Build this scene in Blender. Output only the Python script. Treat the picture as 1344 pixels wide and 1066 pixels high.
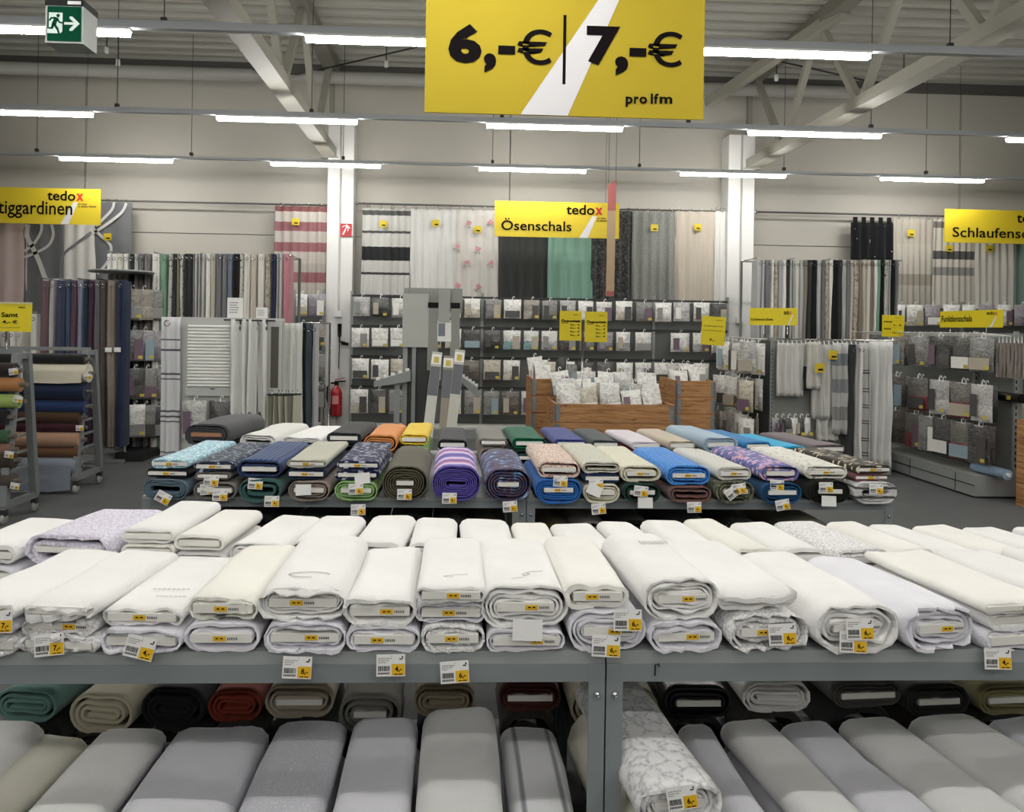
import bpy, math, random
from mathutils import Vector, Matrix, noise
# ------------------------------------------------------------------ scene, camera, light, exposure
scn = bpy.context.scene
for o in list(bpy.data.objects): bpy.data.objects.remove(o)
COL = scn.collection
F, PPX, PPY, YAW, ROLL, CAMZ = 1050.0, 645.0, 431.0, 0.045, 0.0157, 1.57
_r = Vector((math.cos(YAW), -math.sin(YAW), 0)); _f = Vector((math.sin(YAW), math.cos(YAW), 0)); _u = Vector((0, 0, 1))
CR = _r*math.cos(ROLL) + _u*math.sin(ROLL); CU = _u*math.cos(ROLL) - _r*math.sin(ROLL)
CAM = Vector((0, 0, CAMZ))
cd = bpy.data.cameras.new('camera'); cam = bpy.data.objects.new('camera', cd); COL.objects.link(cam)
cd.sensor_width = 36; cd.lens = 36*F/1344; cd.shift_x = (672-PPX)/1344; cd.shift_y = (PPY-533)/1344; cd.clip_end = 200
m3 = Matrix((CR, CU, -_f)).transposed(); cam.matrix_world = Matrix.Translation(CAM) @ m3.to_4x4()
scn.camera = cam
vs = scn.view_settings; vs.view_transform = 'Standard'; vs.look = 'None'; vs.gamma = 1; vs.exposure = 1.0; vs.use_curve_mapping = False
w = bpy.data.worlds.new('world'); scn.world = w; w.use_nodes = True
w.node_tree.nodes['Background'].inputs[0].default_value = (1, .985, .95, 1); w.node_tree.nodes['Background'].inputs[1].default_value = 0.10
LED = 30.0
def ray(px, py): return _f + CR*((px-PPX)/F) - CU*((py-PPY)/F)
def atY(px, py, Y): d = ray(px, py); return CAM + d*(Y/d.y)
def atX(px, py, X): d = ray(px, py); return CAM + d*(X/d.x)
def atZ(px, py, Z): d = ray(px, py); return CAM + d*((Z-CAMZ)/d.z)
R = random.Random(7)
def ordn(i): return ['first','second','third','fourth','fifth','sixth','seventh','eighth','ninth','tenth','eleventh','twelfth','thirteenth','fourteenth','fifteenth','sixteenth','seventeenth','eighteenth','nineteenth','twentieth'][i] if i < 20 else ('twenty-'+ordn(i-20) if i < 29 else ('thirtieth' if i == 29 else 'thirty-'+ordn(i-30)))
# ------------------------------------------------------------------ materials
def lin(h):
    h = h.lstrip('#'); c = [int(h[i:i+2], 16)/255 for i in (0, 2, 4)]
    return tuple((x/12.92 if x <= .04045 else ((x+.055)/1.055)**2.4) for x in c) + (1,)
MATS = {}
def base(name):
    m = bpy.data.materials.new(name); m.use_nodes = True; nt = m.node_tree
    return m, nt, nt.nodes['Principled BSDF']
def node(nt, t, **kw):
    n = nt.nodes.new(t)
    for k, v in kw.items(): setattr(n, k, v)
    return n
def mat(name, col, rough=.6, metal=0, var=.0, vscale=6, bump=0, bscale=200, emit=0, coat=0, alpha=1, coord='Object', spec=None):
    if name in MATS: return MATS[name]
    m, nt, b = base(name); c = lin(col) if isinstance(col, str) else col
    b.inputs['Base Color'].default_value = c; b.inputs['Roughness'].default_value = rough; b.inputs['Metallic'].default_value = metal
    if spec is not None: b.inputs['Specular IOR Level'].default_value = spec
    if coat: b.inputs['Coat Weight'].default_value = coat; b.inputs['Coat Roughness'].default_value = .15
    if alpha < 1: b.inputs['Alpha'].default_value = alpha
    if emit: b.inputs['Emission Color'].default_value = c; b.inputs['Emission Strength'].default_value = emit
    L = nt.links
    if var or bump: tc = node(nt, 'ShaderNodeTexCoord')
    if var:
        n = node(nt, 'ShaderNodeTexNoise'); n.inputs['Scale'].default_value = vscale; n.inputs['Detail'].default_value = 4
        L.new(tc.outputs[coord], n.inputs['Vector'])
        mx = node(nt, 'ShaderNodeMix', data_type='RGBA'); mx.inputs[6].default_value = tuple(x*(1-var) for x in c[:3])+(1,); mx.inputs[7].default_value = tuple(min(1, x*(1+var)) for x in c[:3])+(1,)
        L.new(n.outputs['Fac'], mx.inputs[0]); L.new(mx.outputs[2], b.inputs['Base Color'])
    if bump:
        n = node(nt, 'ShaderNodeTexNoise'); n.inputs['Scale'].default_value = bscale; n.inputs['Detail'].default_value = 3
        L.new(tc.outputs[coord], n.inputs['Vector'])
        bp = node(nt, 'ShaderNodeBump'); bp.inputs['Strength'].default_value = bump; bp.inputs['Distance'].default_value = .01
        L.new(n.outputs['Fac'], bp.inputs['Height']); L.new(bp.outputs[0], b.inputs['Normal'])
    MATS[name] = m; return m
def ramp(nt, stops, const=True):
    r = node(nt, 'ShaderNodeValToRGB'); e = r.color_ramp
    if const: e.interpolation = 'CONSTANT'
    stops = sorted(stops)
    e.elements[0].position = stops[0][0]; e.elements[0].color = lin(stops[0][1])
    e.elements[1].position = stops[-1][0]; e.elements[1].color = lin(stops[-1][1])
    for p, c in stops[1:-1]:
        x = e.elements.new(p); x.color = lin(c)
    return r
def fabric(name, kind, cols, scale=40, stretch=(1, 1, 1), thr=.35, rough=.85, bump=.15, bscale=300, dirn='Y', dist=2.5):
    """procedural cloth print: plain | dots | dash | stripe | grid | mottle | lace"""
    if name in MATS: return MATS[name]
    m, nt, b = base(name); L = nt.links; b.inputs['Roughness'].default_value = rough; b.inputs['Specular IOR Level'].default_value = .2
    b.inputs['Sheen Weight'].default_value = .15
    tc = node(nt, 'ShaderNodeTexCoord'); mp = node(nt, 'ShaderNodeMapping'); mp.inputs['Scale'].default_value = stretch
    L.new(tc.outputs['Object'], mp.inputs['Vector']); V = mp.outputs[0]; h = None
    if kind in ('dots', 'dash'):
        v = node(nt, 'ShaderNodeTexVoronoi'); v.inputs['Scale'].default_value = scale; L.new(V, v.inputs['Vector'])
        r = ramp(nt, [(0, cols[1]), (thr, cols[0])]); L.new(v.outputs['Distance'], r.inputs[0])
        if len(cols) > 2:
            r2 = ramp(nt, [(i/(len(cols)-1), c) for i, c in enumerate(cols[1:])]); sp = node(nt, 'ShaderNodeSeparateColor'); L.new(v.outputs['Color'], sp.inputs[0]); L.new(sp.outputs[0], r2.inputs[0])
            r3 = ramp(nt, [(0, '#000000'), (thr, '#ffffff')]); L.new(v.outputs['Distance'], r3.inputs[0])
            mx = node(nt, 'ShaderNodeMix', data_type='RGBA'); L.new(r3.outputs[0], mx.inputs[0]); L.new(r2.outputs[0], mx.inputs[6]); mx.inputs[7].default_value = lin(cols[0]); out = mx.outputs[2]
        else: out = r.outputs[0]
    elif kind == 'stripe':
        wv = node(nt, 'ShaderNodeTexWave', bands_direction=dirn); wv.inputs['Scale'].default_value = scale; wv.inputs['Distortion'].default_value = dist; wv.inputs['Detail'].default_value = 2; L.new(V, wv.inputs['Vector'])
        r = ramp(nt, [(i/(len(cols)-1), c) for i, c in enumerate(cols)], False); L.new(wv.outputs['Fac'], r.inputs[0]); out = r.outputs[0]
    elif kind == 'grid':
        ck = node(nt, 'ShaderNodeTexBrick'); ck.offset = 0.0; ck.inputs['Scale'].default_value = scale; ck.inputs['Color1'].default_value = lin(cols[0]); ck.inputs['Color2'].default_value = lin(cols[0]); ck.inputs['Mortar'].default_value = lin(cols[1])
        ck.inputs['Mortar Size'].default_value = thr*.1; ck.inputs['Brick Width'].default_value = .5; ck.inputs['Row Height'].default_value = .5; L.new(V, ck.inputs['Vector']); out = ck.outputs['Color']
    elif kind == 'mottle':
        n = node(nt, 'ShaderNodeTexNoise'); n.inputs['Scale'].default_value = scale; n.inputs['Detail'].default_value = 5; n.inputs['Roughness'].default_value = .65; L.new(V, n.inputs['Vector'])
        k = len(cols); r = ramp(nt, [(.3+.4*i/(k-1), c) for i, c in enumerate(cols)], False); L.new(n.outputs['Fac'], r.inputs[0]); out = r.outputs[0]
    elif kind == 'lace':
        v = node(nt, 'ShaderNodeTexVoronoi', feature='DISTANCE_TO_EDGE'); v.inputs['Scale'].default_value = scale; L.new(V, v.inputs['Vector'])
        n = node(nt, 'ShaderNodeTexNoise'); n.inputs['Scale'].default_value = scale*4; L.new(V, n.inputs['Vector'])
        mu = node(nt, 'ShaderNodeMath', operation='MULTIPLY_ADD'); L.new(v.outputs['Distance'], mu.inputs[0]); mu.inputs[1].default_value = 1.6; L.new(n.outputs['Fac'], mu.inputs[2])
        r = ramp(nt, [(.35, cols[1]), (.75, cols[0])], False); L.new(mu.outputs[0], r.inputs[0]); out = r.outputs[0]; h = mu.outputs[0]; bump = .5
    else:
        n = node(nt, 'ShaderNodeTexNoise'); n.inputs['Scale'].default_value = 9; n.inputs['Detail'].default_value = 3; L.new(V, n.inputs['Vector'])
        c = lin(cols[0]); mx = node(nt, 'ShaderNodeMix', data_type='RGBA'); mx.inputs[6].default_value = tuple(x*.93 for x in c[:3])+(1,); mx.inputs[7].default_value = tuple(min(1, x*1.05) for x in c[:3])+(1,)
        L.new(n.outputs['Fac'], mx.inputs[0]); out = mx.outputs[2]
    L.new(out, b.inputs['Base Color'])
    n2 = node(nt, 'ShaderNodeTexNoise'); n2.inputs['Scale'].default_value = bscale; n2.inputs['Detail'].default_value = 2; L.new(V, n2.inputs['Vector'])
    n3 = node(nt, 'ShaderNodeTexNoise'); n3.inputs['Scale'].default_value = 14; n3.inputs['Detail'].default_value = 2; L.new(V, n3.inputs['Vector'])
    ad = node(nt, 'ShaderNodeMath', operation='MULTIPLY_ADD'); L.new(n3.outputs['Fac'], ad.inputs[0]); ad.inputs[1].default_value = 2.5; L.new(h or n2.outputs['Fac'], ad.inputs[2])
    bp = node(nt, 'ShaderNodeBump'); bp.inputs['Strength'].default_value = bump; bp.inputs['Distance'].default_value = .006
    L.new(ad.outputs[0], bp.inputs['Height']); L.new(bp.outputs[0], b.inputs['Normal'])
    MATS[name] = m; return m
def bands(name, stops, axis=2, rough=.85, alpha=1):
    if name in MATS: return MATS[name]
    m, nt, b = base(name); L = nt.links; b.inputs['Roughness'].default_value = rough
    tc = node(nt, 'ShaderNodeTexCoord'); s = node(nt, 'ShaderNodeSeparateXYZ'); L.new(tc.outputs['Generated'], s.inputs[0])
    r = ramp(nt, stops); L.new(s.outputs[axis], r.inputs[0]); L.new(r.outputs[0], b.inputs['Base Color'])
    if alpha < 1: b.inputs['Alpha'].default_value = alpha
    MATS[name] = m; return m
def wood():
    if 'wood' in MATS: return MATS['wood']
    m, nt, b = base('wood'); L = nt.links; b.inputs['Roughness'].default_value = .65
    tc = node(nt, 'ShaderNodeTexCoord'); mp = node(nt, 'ShaderNodeMapping'); mp.inputs['Scale'].default_value = (1.2, 1.2, 14); L.new(tc.outputs['Object'], mp.inputs[0])
    oi = node(nt, 'ShaderNodeObjectInfo'); ad = node(nt, 'ShaderNodeVectorMath', operation='ADD'); sc = node(nt, 'ShaderNodeMath', operation='MULTIPLY'); L.new(oi.outputs['Random'], sc.inputs[0]); sc.inputs[1].default_value = 30; L.new(mp.outputs[0], ad.inputs[0]); L.new(sc.outputs[0], ad.inputs[1])
    n = node(nt, 'ShaderNodeTexNoise'); n.inputs['Scale'].default_value = 3; n.inputs['Detail'].default_value = 6; n.inputs['Distortion'].default_value = 1.2; L.new(ad.outputs[0], n.inputs['Vector'])
    r = ramp(nt, [(.3, '#7d5430'), (.48, '#a9794a'), (.7, '#bf9263')], False); L.new(n.outputs['Fac'], r.inputs[0])
    v = node(nt, 'ShaderNodeTexVoronoi'); v.inputs['Scale'].default_value = 3.1; mp2 = node(nt, 'ShaderNodeMapping'); mp2.inputs['Scale'].default_value = (1, 1, 1.8); L.new(tc.outputs['Object'], mp2.inputs[0]); ad2 = node(nt, 'ShaderNodeVectorMath', operation='ADD'); L.new(mp2.outputs[0], ad2.inputs[0]); L.new(sc.outputs[0], ad2.inputs[1]); L.new(ad2.outputs[0], v.inputs['Vector'])
    k = ramp(nt, [(.0, '#ffffff'), (.09, '#000000')], False); L.new(v.outputs['Distance'], k.inputs[0])
    mx = node(nt, 'ShaderNodeMix', data_type='RGBA'); L.new(k.outputs[0], mx.inputs[0]); L.new(r.outputs[0], mx.inputs[6]); mx.inputs[7].default_value = lin('#4a2a14'); L.new(mx.outputs[2], b.inputs['Base Color'])
    MATS['wood'] = m; return m
# ------------------------------------------------------------------ mesh builder
class MB:
    def __init__(s): s.v = []; s.f = []; s.m = []; s.sm = []
    def quad(s, a, b, c, d, mi=0, sm=False):
        i = len(s.v); s.v += [a, b, c, d]; s.f.append((i, i+1, i+2, i+3)); s.m.append(mi); s.sm.append(sm); return s
    def poly(s, pts, mi=0):
        i = len(s.v); s.v += pts; s.f.append(tuple(range(i, i+len(pts)))); s.m.append(mi); s.sm.append(False); return s
    def box(s, x0, x1, y0, y1, z0, z1, mi=0, mt=None):
        i = len(s.v); P = [(x0,y0,z0),(x1,y0,z0),(x1,y1,z0),(x0,y1,z0),(x0,y0,z1),(x1,y0,z1),(x1,y1,z1),(x0,y1,z1)]
        if mt is not None: P = [tuple(mt @ Vector(p)) for p in P]
        s.v += P
        for q in ((0,3,2,1),(4,5,6,7),(0,1,5,4),(1,2,6,5),(2,3,7,6),(3,0,4,7)): s.f.append(tuple(i+k for k in q)); s.m.append(mi); s.sm.append(False)
        return s
    def beam(s, p0, p1, wx, wy, mi=0, up=(0,0,1)):
        p0, p1 = Vector(p0), Vector(p1); d = (p1-p0); L = d.length; d.normalize(); u = Vector(up)
        if abs(d.dot(u)) > .95: u = Vector((0,1,0))
        x = d.cross(u).normalized(); y = x.cross(d).normalized()
        mt = Matrix((x, y, d)).transposed().to_4x4(); mt.translation = p0
        return s.box(-wx/2, wx/2, -wy/2, wy/2, 0, L, mi, mt)
    def tube(s, pts, r, n=8, mi=0, caps=True):
        pts = [Vector(p) for p in pts]; base_i = len(s.v); N = len(pts); rs = r if isinstance(r, (list, tuple)) else [r]*N
        for k, p in enumerate(pts):
            d = (pts[min(k+1, N-1)]-pts[max(k-1, 0)]).normalized(); u = Vector((0,0,1)) if abs(d.z) < .9 else Vector((1,0,0))
            x = d.cross(u).normalized(); y = x.cross(d).normalized()
            for j in range(n):
                a = 2*math.pi*j/n; s.v.append(tuple(p+x*math.cos(a)*rs[k]+y*math.sin(a)*rs[k]))
        for k in range(N-1):
            for j in range(n):
                a = base_i+k*n+j; b = base_i+k*n+(j+1) % n
                s.f.append((a, b, b+n, a+n)); s.m.append(mi); s.sm.append(True)
        if caps:
            s.f.append(tuple(base_i+j for j in range(n))); s.m.append(mi); s.sm.append(False)
            s.f.append(tuple(base_i+(N-1)*n+j for j in reversed(range(n)))); s.m.append(mi); s.sm.append(False)
        return s
    def lathe(s, prof, n=16, mi=0, c=(0,0,0)):
        i0 = len(s.v)
        for r, z in prof:
            for j in range(n):
                a = 2*math.pi*j/n; s.v.append((c[0]+r*math.cos(a), c[1]+r*math.sin(a), c[2]+z))
        for k in range(len(prof)-1):
            for j in range(n):
                a = i0+k*n+j; b = i0+k*n+(j+1) % n; s.f.append((a, b, b+n, a+n)); s.m.append(mi); s.sm.append(True)
        return s
    def grid(s, fn, nu, nv, mi=0, sm=True):
        i0 = len(s.v)
        for a in range(nu+1):
            for b in range(nv+1): s.v.append(tuple(fn(a/nu, b/nv)))
        for a in range(nu):
            for b in range(nv):
                i = i0+a*(nv+1)+b; s.f.append((i, i+nv+1, i+nv+2, i+1)); s.m.append(mi); s.sm.append(sm)
        return s
    def mesh(s, name, mats):
        me = bpy.data.meshes.new(name); me.from_pydata([tuple(v) for v in s.v], [], s.f)
        for m in (mats if isinstance(mats, (list, tuple)) else [mats]): me.materials.append(m)
        me.polygons.foreach_set('material_index', s.m); me.polygons.foreach_set('use_smooth', s.sm); me.update(); return me
    def build(s, name, mats, parent=None, loc=None, rot=None): return link(name, s.mesh(name, mats), parent, loc, rot)
def link(name, me, parent=None, loc=None, rot=None):
    o = bpy.data.objects.new(name, me); COL.objects.link(o); o.parent = parent
    if loc is not None: o.location = loc
    if rot is not None: o.rotation_euler = rot
    return o
def tag(o, label, cat, group=None):
    o['label'] = label; o['category'] = cat
    if group: o['group'] = group
    return o
def thing(name, label, cat, loc=(0,0,0), rz=0, group=None, rot=None):
    o = bpy.data.objects.new(name, None); COL.objects.link(o); o.empty_display_size = .1; o.location = loc; o.rotation_euler = rot or (0,0,rz)
    return tag(o, label, cat, group)
def struct(o): o['kind'] = 'structure'; return o
def text_mesh(name, body, x0, x1, z0, z1, material, y=-.004, off=0.0, depth=.001, shear=0):
    """flat lettering fitted to a box in the XZ plane, facing -Y"""
    cu = bpy.data.curves.new('lettering', 'FONT'); cu.body = body; cu.size = 1; cu.offset = off; cu.extrude = 0; cu.resolution_u = 3; cu.shear = shear
    ob = bpy.data.objects.new('lettering', cu); COL.objects.link(ob); dg = bpy.context.evaluated_depsgraph_get(); dg.update()
    me = bpy.data.meshes.new_from_object(ob.evaluated_get(dg)); bpy.data.objects.remove(ob); bpy.data.curves.remove(cu)
    xs = [v.co.x for v in me.vertices]; ys = [v.co.y for v in me.vertices]; a, b, c, d = min(xs), max(xs), min(ys), max(ys)
    for v in me.vertices: v.co = ((v.co.x-a)/(b-a)*(x1-x0)+x0, y, (v.co.y-c)/(d-c)*(z1-z0)+z0)
    me.name = name; me.materials.clear(); me.materials.append(material); return me
# common colours
M_white = mat('painted white', '#dfdedb', .55, var=.02); M_steel = mat('grey shelf steel', '#80878a', .45, metal=.0, var=.03, vscale=4); M_lip = mat('light grey shelf edge', '#9a9f9e', .45)
M_dark = mat('dark metal', '#2c2d2e', .5); M_black = mat('black plastic', '#0d0d0e', .6, spec=.2); M_chrome = mat('chrome', '#c9c9c9', .2, metal=1)
M_yellow = mat('sign yellow', '#d2b922', .55); M_sticker = mat('sticker yellow', '#e3b41c', .55); M_ink = mat('black ink', '#120d0f', .85, spec=.1); M_red = mat('red ink', '#c42a1e', .6); M_paper = mat('white card', '#e9e8e6', .7); M_grey = mat('grey ink', '#8d8b8c', .7)
M_board = mat('white bolt board', '#e4e2dc', .7); M_post = mat('grey rack metal', '#8f9391', .45); M_panel = mat('dark grey back panel', '#5d5f5d', .6); M_trolley = mat('trolley grey metal', '#7b7f80', .45, var=.04)
M_hook = mat('clear hanger plastic', '#e6e6e2', .3)
# ------------------------------------------------------------------ the hall
WY, CZ = 12.25, 5.5
X0, X1, YB = -13.0, 13.0, -9.0
M_carpet = mat('grey carpet', '#5b5c5c', .95, var=.14, vscale=3, bump=.5, bscale=350)
M_wall = mat('wall panel white', '#b4b0a6', .6, var=.015, vscale=2); M_joint = mat('panel joint', '#77756f', .8)
struct(MB().box(X0, X1, YB, WY+.2, -.1, 0).build('floor', M_carpet))
wb = struct(MB().box(X0, X1, WY+.03, WY+.25, 0, CZ+.3).build('wall_back', M_joint))
jx = [X0, atY(112, 180, WY).x, atY(670, 200, WY).x, atY(1261, 200, WY).x, X1]; jz = [0, atY(230, 306, WY).z, CZ+.2]
for i in range(len(jx)-1):
    for k in range(len(jz)-1): MB().box(jx[i]+.006, jx[i+1]-.006, WY, WY+.04, jz[k]+.006, jz[k+1]-.006).build('wall_panel', M_wall, wb)
struct(MB().box(X0-.2, X0, YB, WY+.2, 0, CZ+.3).build('wall_left', M_wall)); struct(MB().box(X1, X1+.2, YB, WY+.2, 0, CZ+.3).build('wall_right', M_wall)); struct(MB().box(X0, X1, YB-.2, YB, 0, CZ+.3).build('wall_front', M_wall))
# corrugated roof deck, ribs run along the wall
M_deck = mat('trapezoidal roof sheet', '#b5b4aa', .5, var=.05, vscale=3)
mb = MB(); y = YB; pitch = .29; prof = []
while y < WY+.2:
    prof += [(y, CZ), (y+.10, CZ), (y+.14, CZ+.11), (y+.25, CZ+.11)]; y += pitch
for (a, za), (b, zb) in zip(prof, prof[1:]): mb.quad((X0, a, za), (X0, b, zb), (X1, b, zb), (X1, a, za))
mb.box(X0, X1, YB, WY+.2, CZ+.2, CZ+.25)
struct(mb.build('ceiling', M_deck))
struct(MB().box(X0, X1, WY-.12, WY-.005, CZ-.14, CZ-.005).build('trim_1', mat('eaves shadow strip', '#55544f', .6)))  # dark strip painted in place of the shadow gap at the wall top
# wall columns: H profile painted white
COLX = []
for n, (pa, pb) in enumerate(((430, 464), (956, 990))):
    xa, xb = atY(pa, 250, WY-.35).x, atY(pb, 250, WY-.35).x; COLX.append((xa, xb)); xm = (xa+xb)/2
    side = ['left pillar with the fire extinguisher', 'right pillar between the curtain walls'][n]
    t = thing('wall_column', 'white steel wall '+side, 'pillar', (xm, WY-.35, 0)); hw = (xb-xa)/2
    zt = [4.55, 4.55][n]
    MB().box(-hw, -.015, 0, .33, 0, zt).build('flange', M_white, t); MB().box(.015, hw, 0, .33, 0, zt).build('flange', M_white, t); MB().box(-.015, .015, .02, .33, 0, zt).build('web', M_white, t)
    MB().tube([(0, -.005, atY(447, 412, WY-.35).z), (0, -.005, zt)], .016, 8).build('conduit', mat('grey conduit', '#a9a7a0', .5), t)
    MB().box(-.06, .05, -.05, -.001, atY(447, 416, WY-.35).z, atY(447, 408, WY-.35).z).build('junction_box', M_white, t)
# hand crank hanging at the left pillar
c = atY(446, 425, WY-.42); t = thing('awning_crank', 'black hand crank with thin rod hung on the left pillar', 'crank', c)
MB().tube([(0,0,0), (0,0,-.19)], .028, 10).build('grip', M_black, t); MB().tube([(0,0,-.19), (0,0,-.26), (.09,0,-.28)], .014).build('arm', M_black, t); MB().tube([(.03,0,-.28), (.13,0,-.30)], .022).build('knob', M_black, t); MB().tube([(0,0,-.26), (-.01,.02,-.66)], .008).build('rod', M_dark, t)
MB().tube([(-.01,.02,-.66), (.05,.03,-.78), (.09,.04,-.86)], .004).build('cord', M_paper, t)
# fire hose sign
c = atY(454, 302, WY-.37); t = thing('fire_hose_sign', 'small red square sign with white hose reel symbol on left pillar', 'sign', c)
MB().box(-.085, .085, 0, .012, -.095, .095).build('plate', mat('fire red', '#b3202a', .4), t)
mb = MB()
for k in range(14):
    a0, a1 = 2.6-k*.33, 2.6-(k+1)*.33; r0, r1 = .03+.002*k, .03+.002*(k+1)
    p = [(-.02+(r+dr)*math.cos(a), -.003, .02+(r+dr)*math.sin(a)) for a, r, dr in ((a0, r0, 0), (a0, r0, .012), (a1, r1, .012), (a1, r1, 0))]
    if k < 10: mb.quad(*p)
mb.quad((-.055,-.003,-.07), (-.03,-.003,-.07), (.02,-.003,.05), (.005,-.003,.055)); mb.quad((.0,-.003,.07), (.06,-.003,.02), (.06,-.003,.035), (.01,-.003,.085))
mb.build('hose_symbol', M_paper, t)
# fire extinguisher
c = atY(441, 546, WY-.46); t = thing('fire_extinguisher', 'red fire extinguisher hanging low on the white left pillar', 'extinguisher', c); M_fx = mat('extinguisher red', '#a3121d', .3, coat=.4)
MB().lathe([(0,0), (.075,0), (.085,.02), (.085,.34), (.07,.39), (.035,.42), (.03,.45), (0,.45)], 18).build('cylinder', M_fx, t); MB().lathe([(0,.45), (.032,.45), (.032,.49), (0,.49)], 10).build('valve', M_black, t)
MB().beam((-.03,0,.5), (.13,0,.51), .03, .02).build('handle', M_black, t); MB().beam((-.02,0,.53), (.12,0,.56), .03, .012).build('lever', mat('extinguisher red', '', .3), t)
MB().tube([(-.02,0,.48), (-.09,-.01,.48), (-.13,-.01,.42), (-.13,-.01,.26), (-.1,-.02,.12)], .014).build('hose', M_black, t); MB().tube([(-.1,-.02,.12), (-.09,-.03,.02)], [.016,.022]).build('nozzle', M_black, t)
MB().box(-.05, .05, .086, .12, .1, .4).build('bracket', M_dark, t); MB().box(-.045, .045, -.088, -.0855, .18, .3).build('instruction_label', mat('label red', '#c98a88', .6), t)
# roof trusses: bottom chord, top chord, web members
M_truss = mat('truss grey paint', '#a3a094', .5, var=.03); M_trussd = mat('truss dark paint', '#858378', .5)
def truss(xt, z, y0, y1, lab, wdt=.2):
    t = thing('roof_truss', lab, 'truss', (xt, 0, 0))
    MB().box(-wdt/2, wdt/2, y0, y1, z, z+.02).box(-wdt/2, -wdt/2+.02, y0, y1, z+.02, z+.13).box(wdt/2-.02, wdt/2, y0, y1, z+.02, z+.13).build('bottom_chord', M_truss, t)
    MB().box(-wdt/2, wdt/2, y0, y1, CZ-.16, CZ-.005).build('top_chord', M_trussd, t)
    y = y1-.35; k = 0
    while y > y0+1:
        ya = y; yb = y-1.05
        p = ((0, ya, CZ-.1), (0, yb, z+.05)) if k % 2 == 0 else ((0, ya, z+.05), (0, yb, CZ-.1))
        MB().beam(*p, .08, .08, 0, (1,0,0)).build('web_bar', M_truss, t); y = yb; k += 1
    MB().beam((0, y1-.1, z+.03), (0, y1-.1, CZ), .07, .07).build('end_post', M_trussd, t); MB().box(-.13, .13, y1-.3, y1, z-.012, z).build('bearing_plate', M_truss, t)
    return t
pl = atY(434, 208, WY-.25); pr = atY(984, 223, WY-.25)
truss(pl.x, pl.z, -7, WY-.1, 'grey steel roof truss running over the left pillar'); truss(pr.x, pr.z, -7, WY-.1, 'grey steel roof truss running over the right pillar')
# diagonal brace and thin tension rods under the deck
a = atY(930, 135, 11.6); b = atY(1110, 15, 9.2); b.z = CZ-.12
tag(MB().beam(a, b, .13, .13).build('roof_brace', M_truss), 'grey diagonal roof brace rising right of the large price sign', 'brace')
for (p, q, lab) in (((967, 68, 10.6), (1172, 114, 10.4), 'thin dark tie rod under roof on the right'), ((418, 92, 10.9), (640, 40, 11.3), 'thin dark tie rod under roof left of the price sign')):
    tag(MB().tube([atY(*p), atY(*q)], .012, 6).build('tie_rod', M_dark), lab, 'rod')
# big round duct under the eaves
zd = atY(170, 94, 11.75).z
M_duct = mat('duct sheet', '#a9a8a2', .4, var=.03)
tag(MB().tube([(atY(-40,90,11.75).x,11.75,zd), (atY(330,100,11.75).x,11.75,zd), (atY(350,104,11.75).x,11.75,zd-.03)], [.09,.09,.02], 14).build('ventilation_duct', M_duct), 'round grey duct pipe under the roof at left', 'duct')
tag(MB().tube([(atY(384,104,11.75).x,11.75,zd-.03), (atY(410,104,11.75).x,11.75,zd), (atY(1120,120,11.75).x,11.75,zd), (atY(1160,120,11.75).x,11.75,zd-.03)], [.02,.09,.09,.02], 14).build('ventilation_duct', M_duct), 'round grey duct pipe under the roof between both trusses', 'duct')
# sprinkler heads and small fittings
for i, (px, py) in enumerate(((140, 66), (155, 82), (507, 84), (1019, 102), (1186, 107))):
    p = atY(px, py, 10.8); t = thing('sprinkler', ['small ceiling sprinkler at upper left, nearer the exit sign','small ceiling sprinkler left of the left truss','small ceiling sprinkler left of the large price sign','small ceiling sprinkler right of the large price sign','small ceiling sprinkler above the right truss'][i], 'sprinkler', p)
    MB().tube([(0,0,0), (0,0,CZ-p.z)], .008, 6).build('drop_pipe', M_dark, t); MB().lathe([(0,-.05), (.03,-.04), (.03,.04), (0,.05)], 8).build('head', M_white, t)
# ------------------------------------------------------------------ LED light lines
M_led = mat('LED diffuser', (1.0, .985, .945, 1), .5, emit=LED); M_rail = mat('light rail grey', '#aeb2b6', .45); M_house = mat('white luminaire housing', '#e6e6e4', .4)
ZL = CAMZ+2.235; PITCH, TL = 2.9, 1.5
rows = [(11.05, 426), (8.68, 375.5), (6.2, 525)]
wordr = ['row nearest the back wall', 'middle row of lights', 'front row behind the price sign']
def light_row(Y, xs, lab, ri):
    t = thing('light_rail', 'thin grey ceiling light rail, '+lab, 'light rail', (0, Y, ZL))
    xa, xb = xs[0]-.8, xs[-1]+TL+.8
    MB().box(xa, xb, -.03, .03, .0, [.035,.05,.06][min(ri,2)]).build('rail', M_rail, t)
    x = xa+.5
    while x < xb:
        MB().tube([(x, 0, .04), (x, 0, CZ-ZL)], .004, 5).build('suspension_wire', M_dark, t); MB().box(x-.02, x+.02, -.02, .02, .05, .09).build('wire_clamp', M_dark, t); x += 2.05
    for i, x in enumerate(xs):
        g = thing('led_light', 'lit white LED tube, %s from left in the %s' % (ordn(i), lab), 'light', (x, Y, ZL), 0, 'LED tubes along the ceiling rails')
        MB().box(0, TL, -.035, .035, -.018, -.0005).build('housing', M_house, g); MB().box(.01, TL-.01, -.03, .03, -.055, -.0185).build('diffuser', M_led, g)
x3 = [atY(p, 215, 11.05).x for p in (78, 355, 628, 893, 1156)]; x2 = [atY(p, 160, 8.68).x for p in (284-353, 284, 638, 982, 1322)]; x1 = [atY(p, 55, 6.2).x for p in (-96, 400, 897)]; x1.append(x1[-1]+2.95)
light_row(11.05, x3, wordr[0], 0); light_row(8.68, x2, wordr[1], 1); light_row(6.2, x1, wordr[2], 2)
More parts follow.
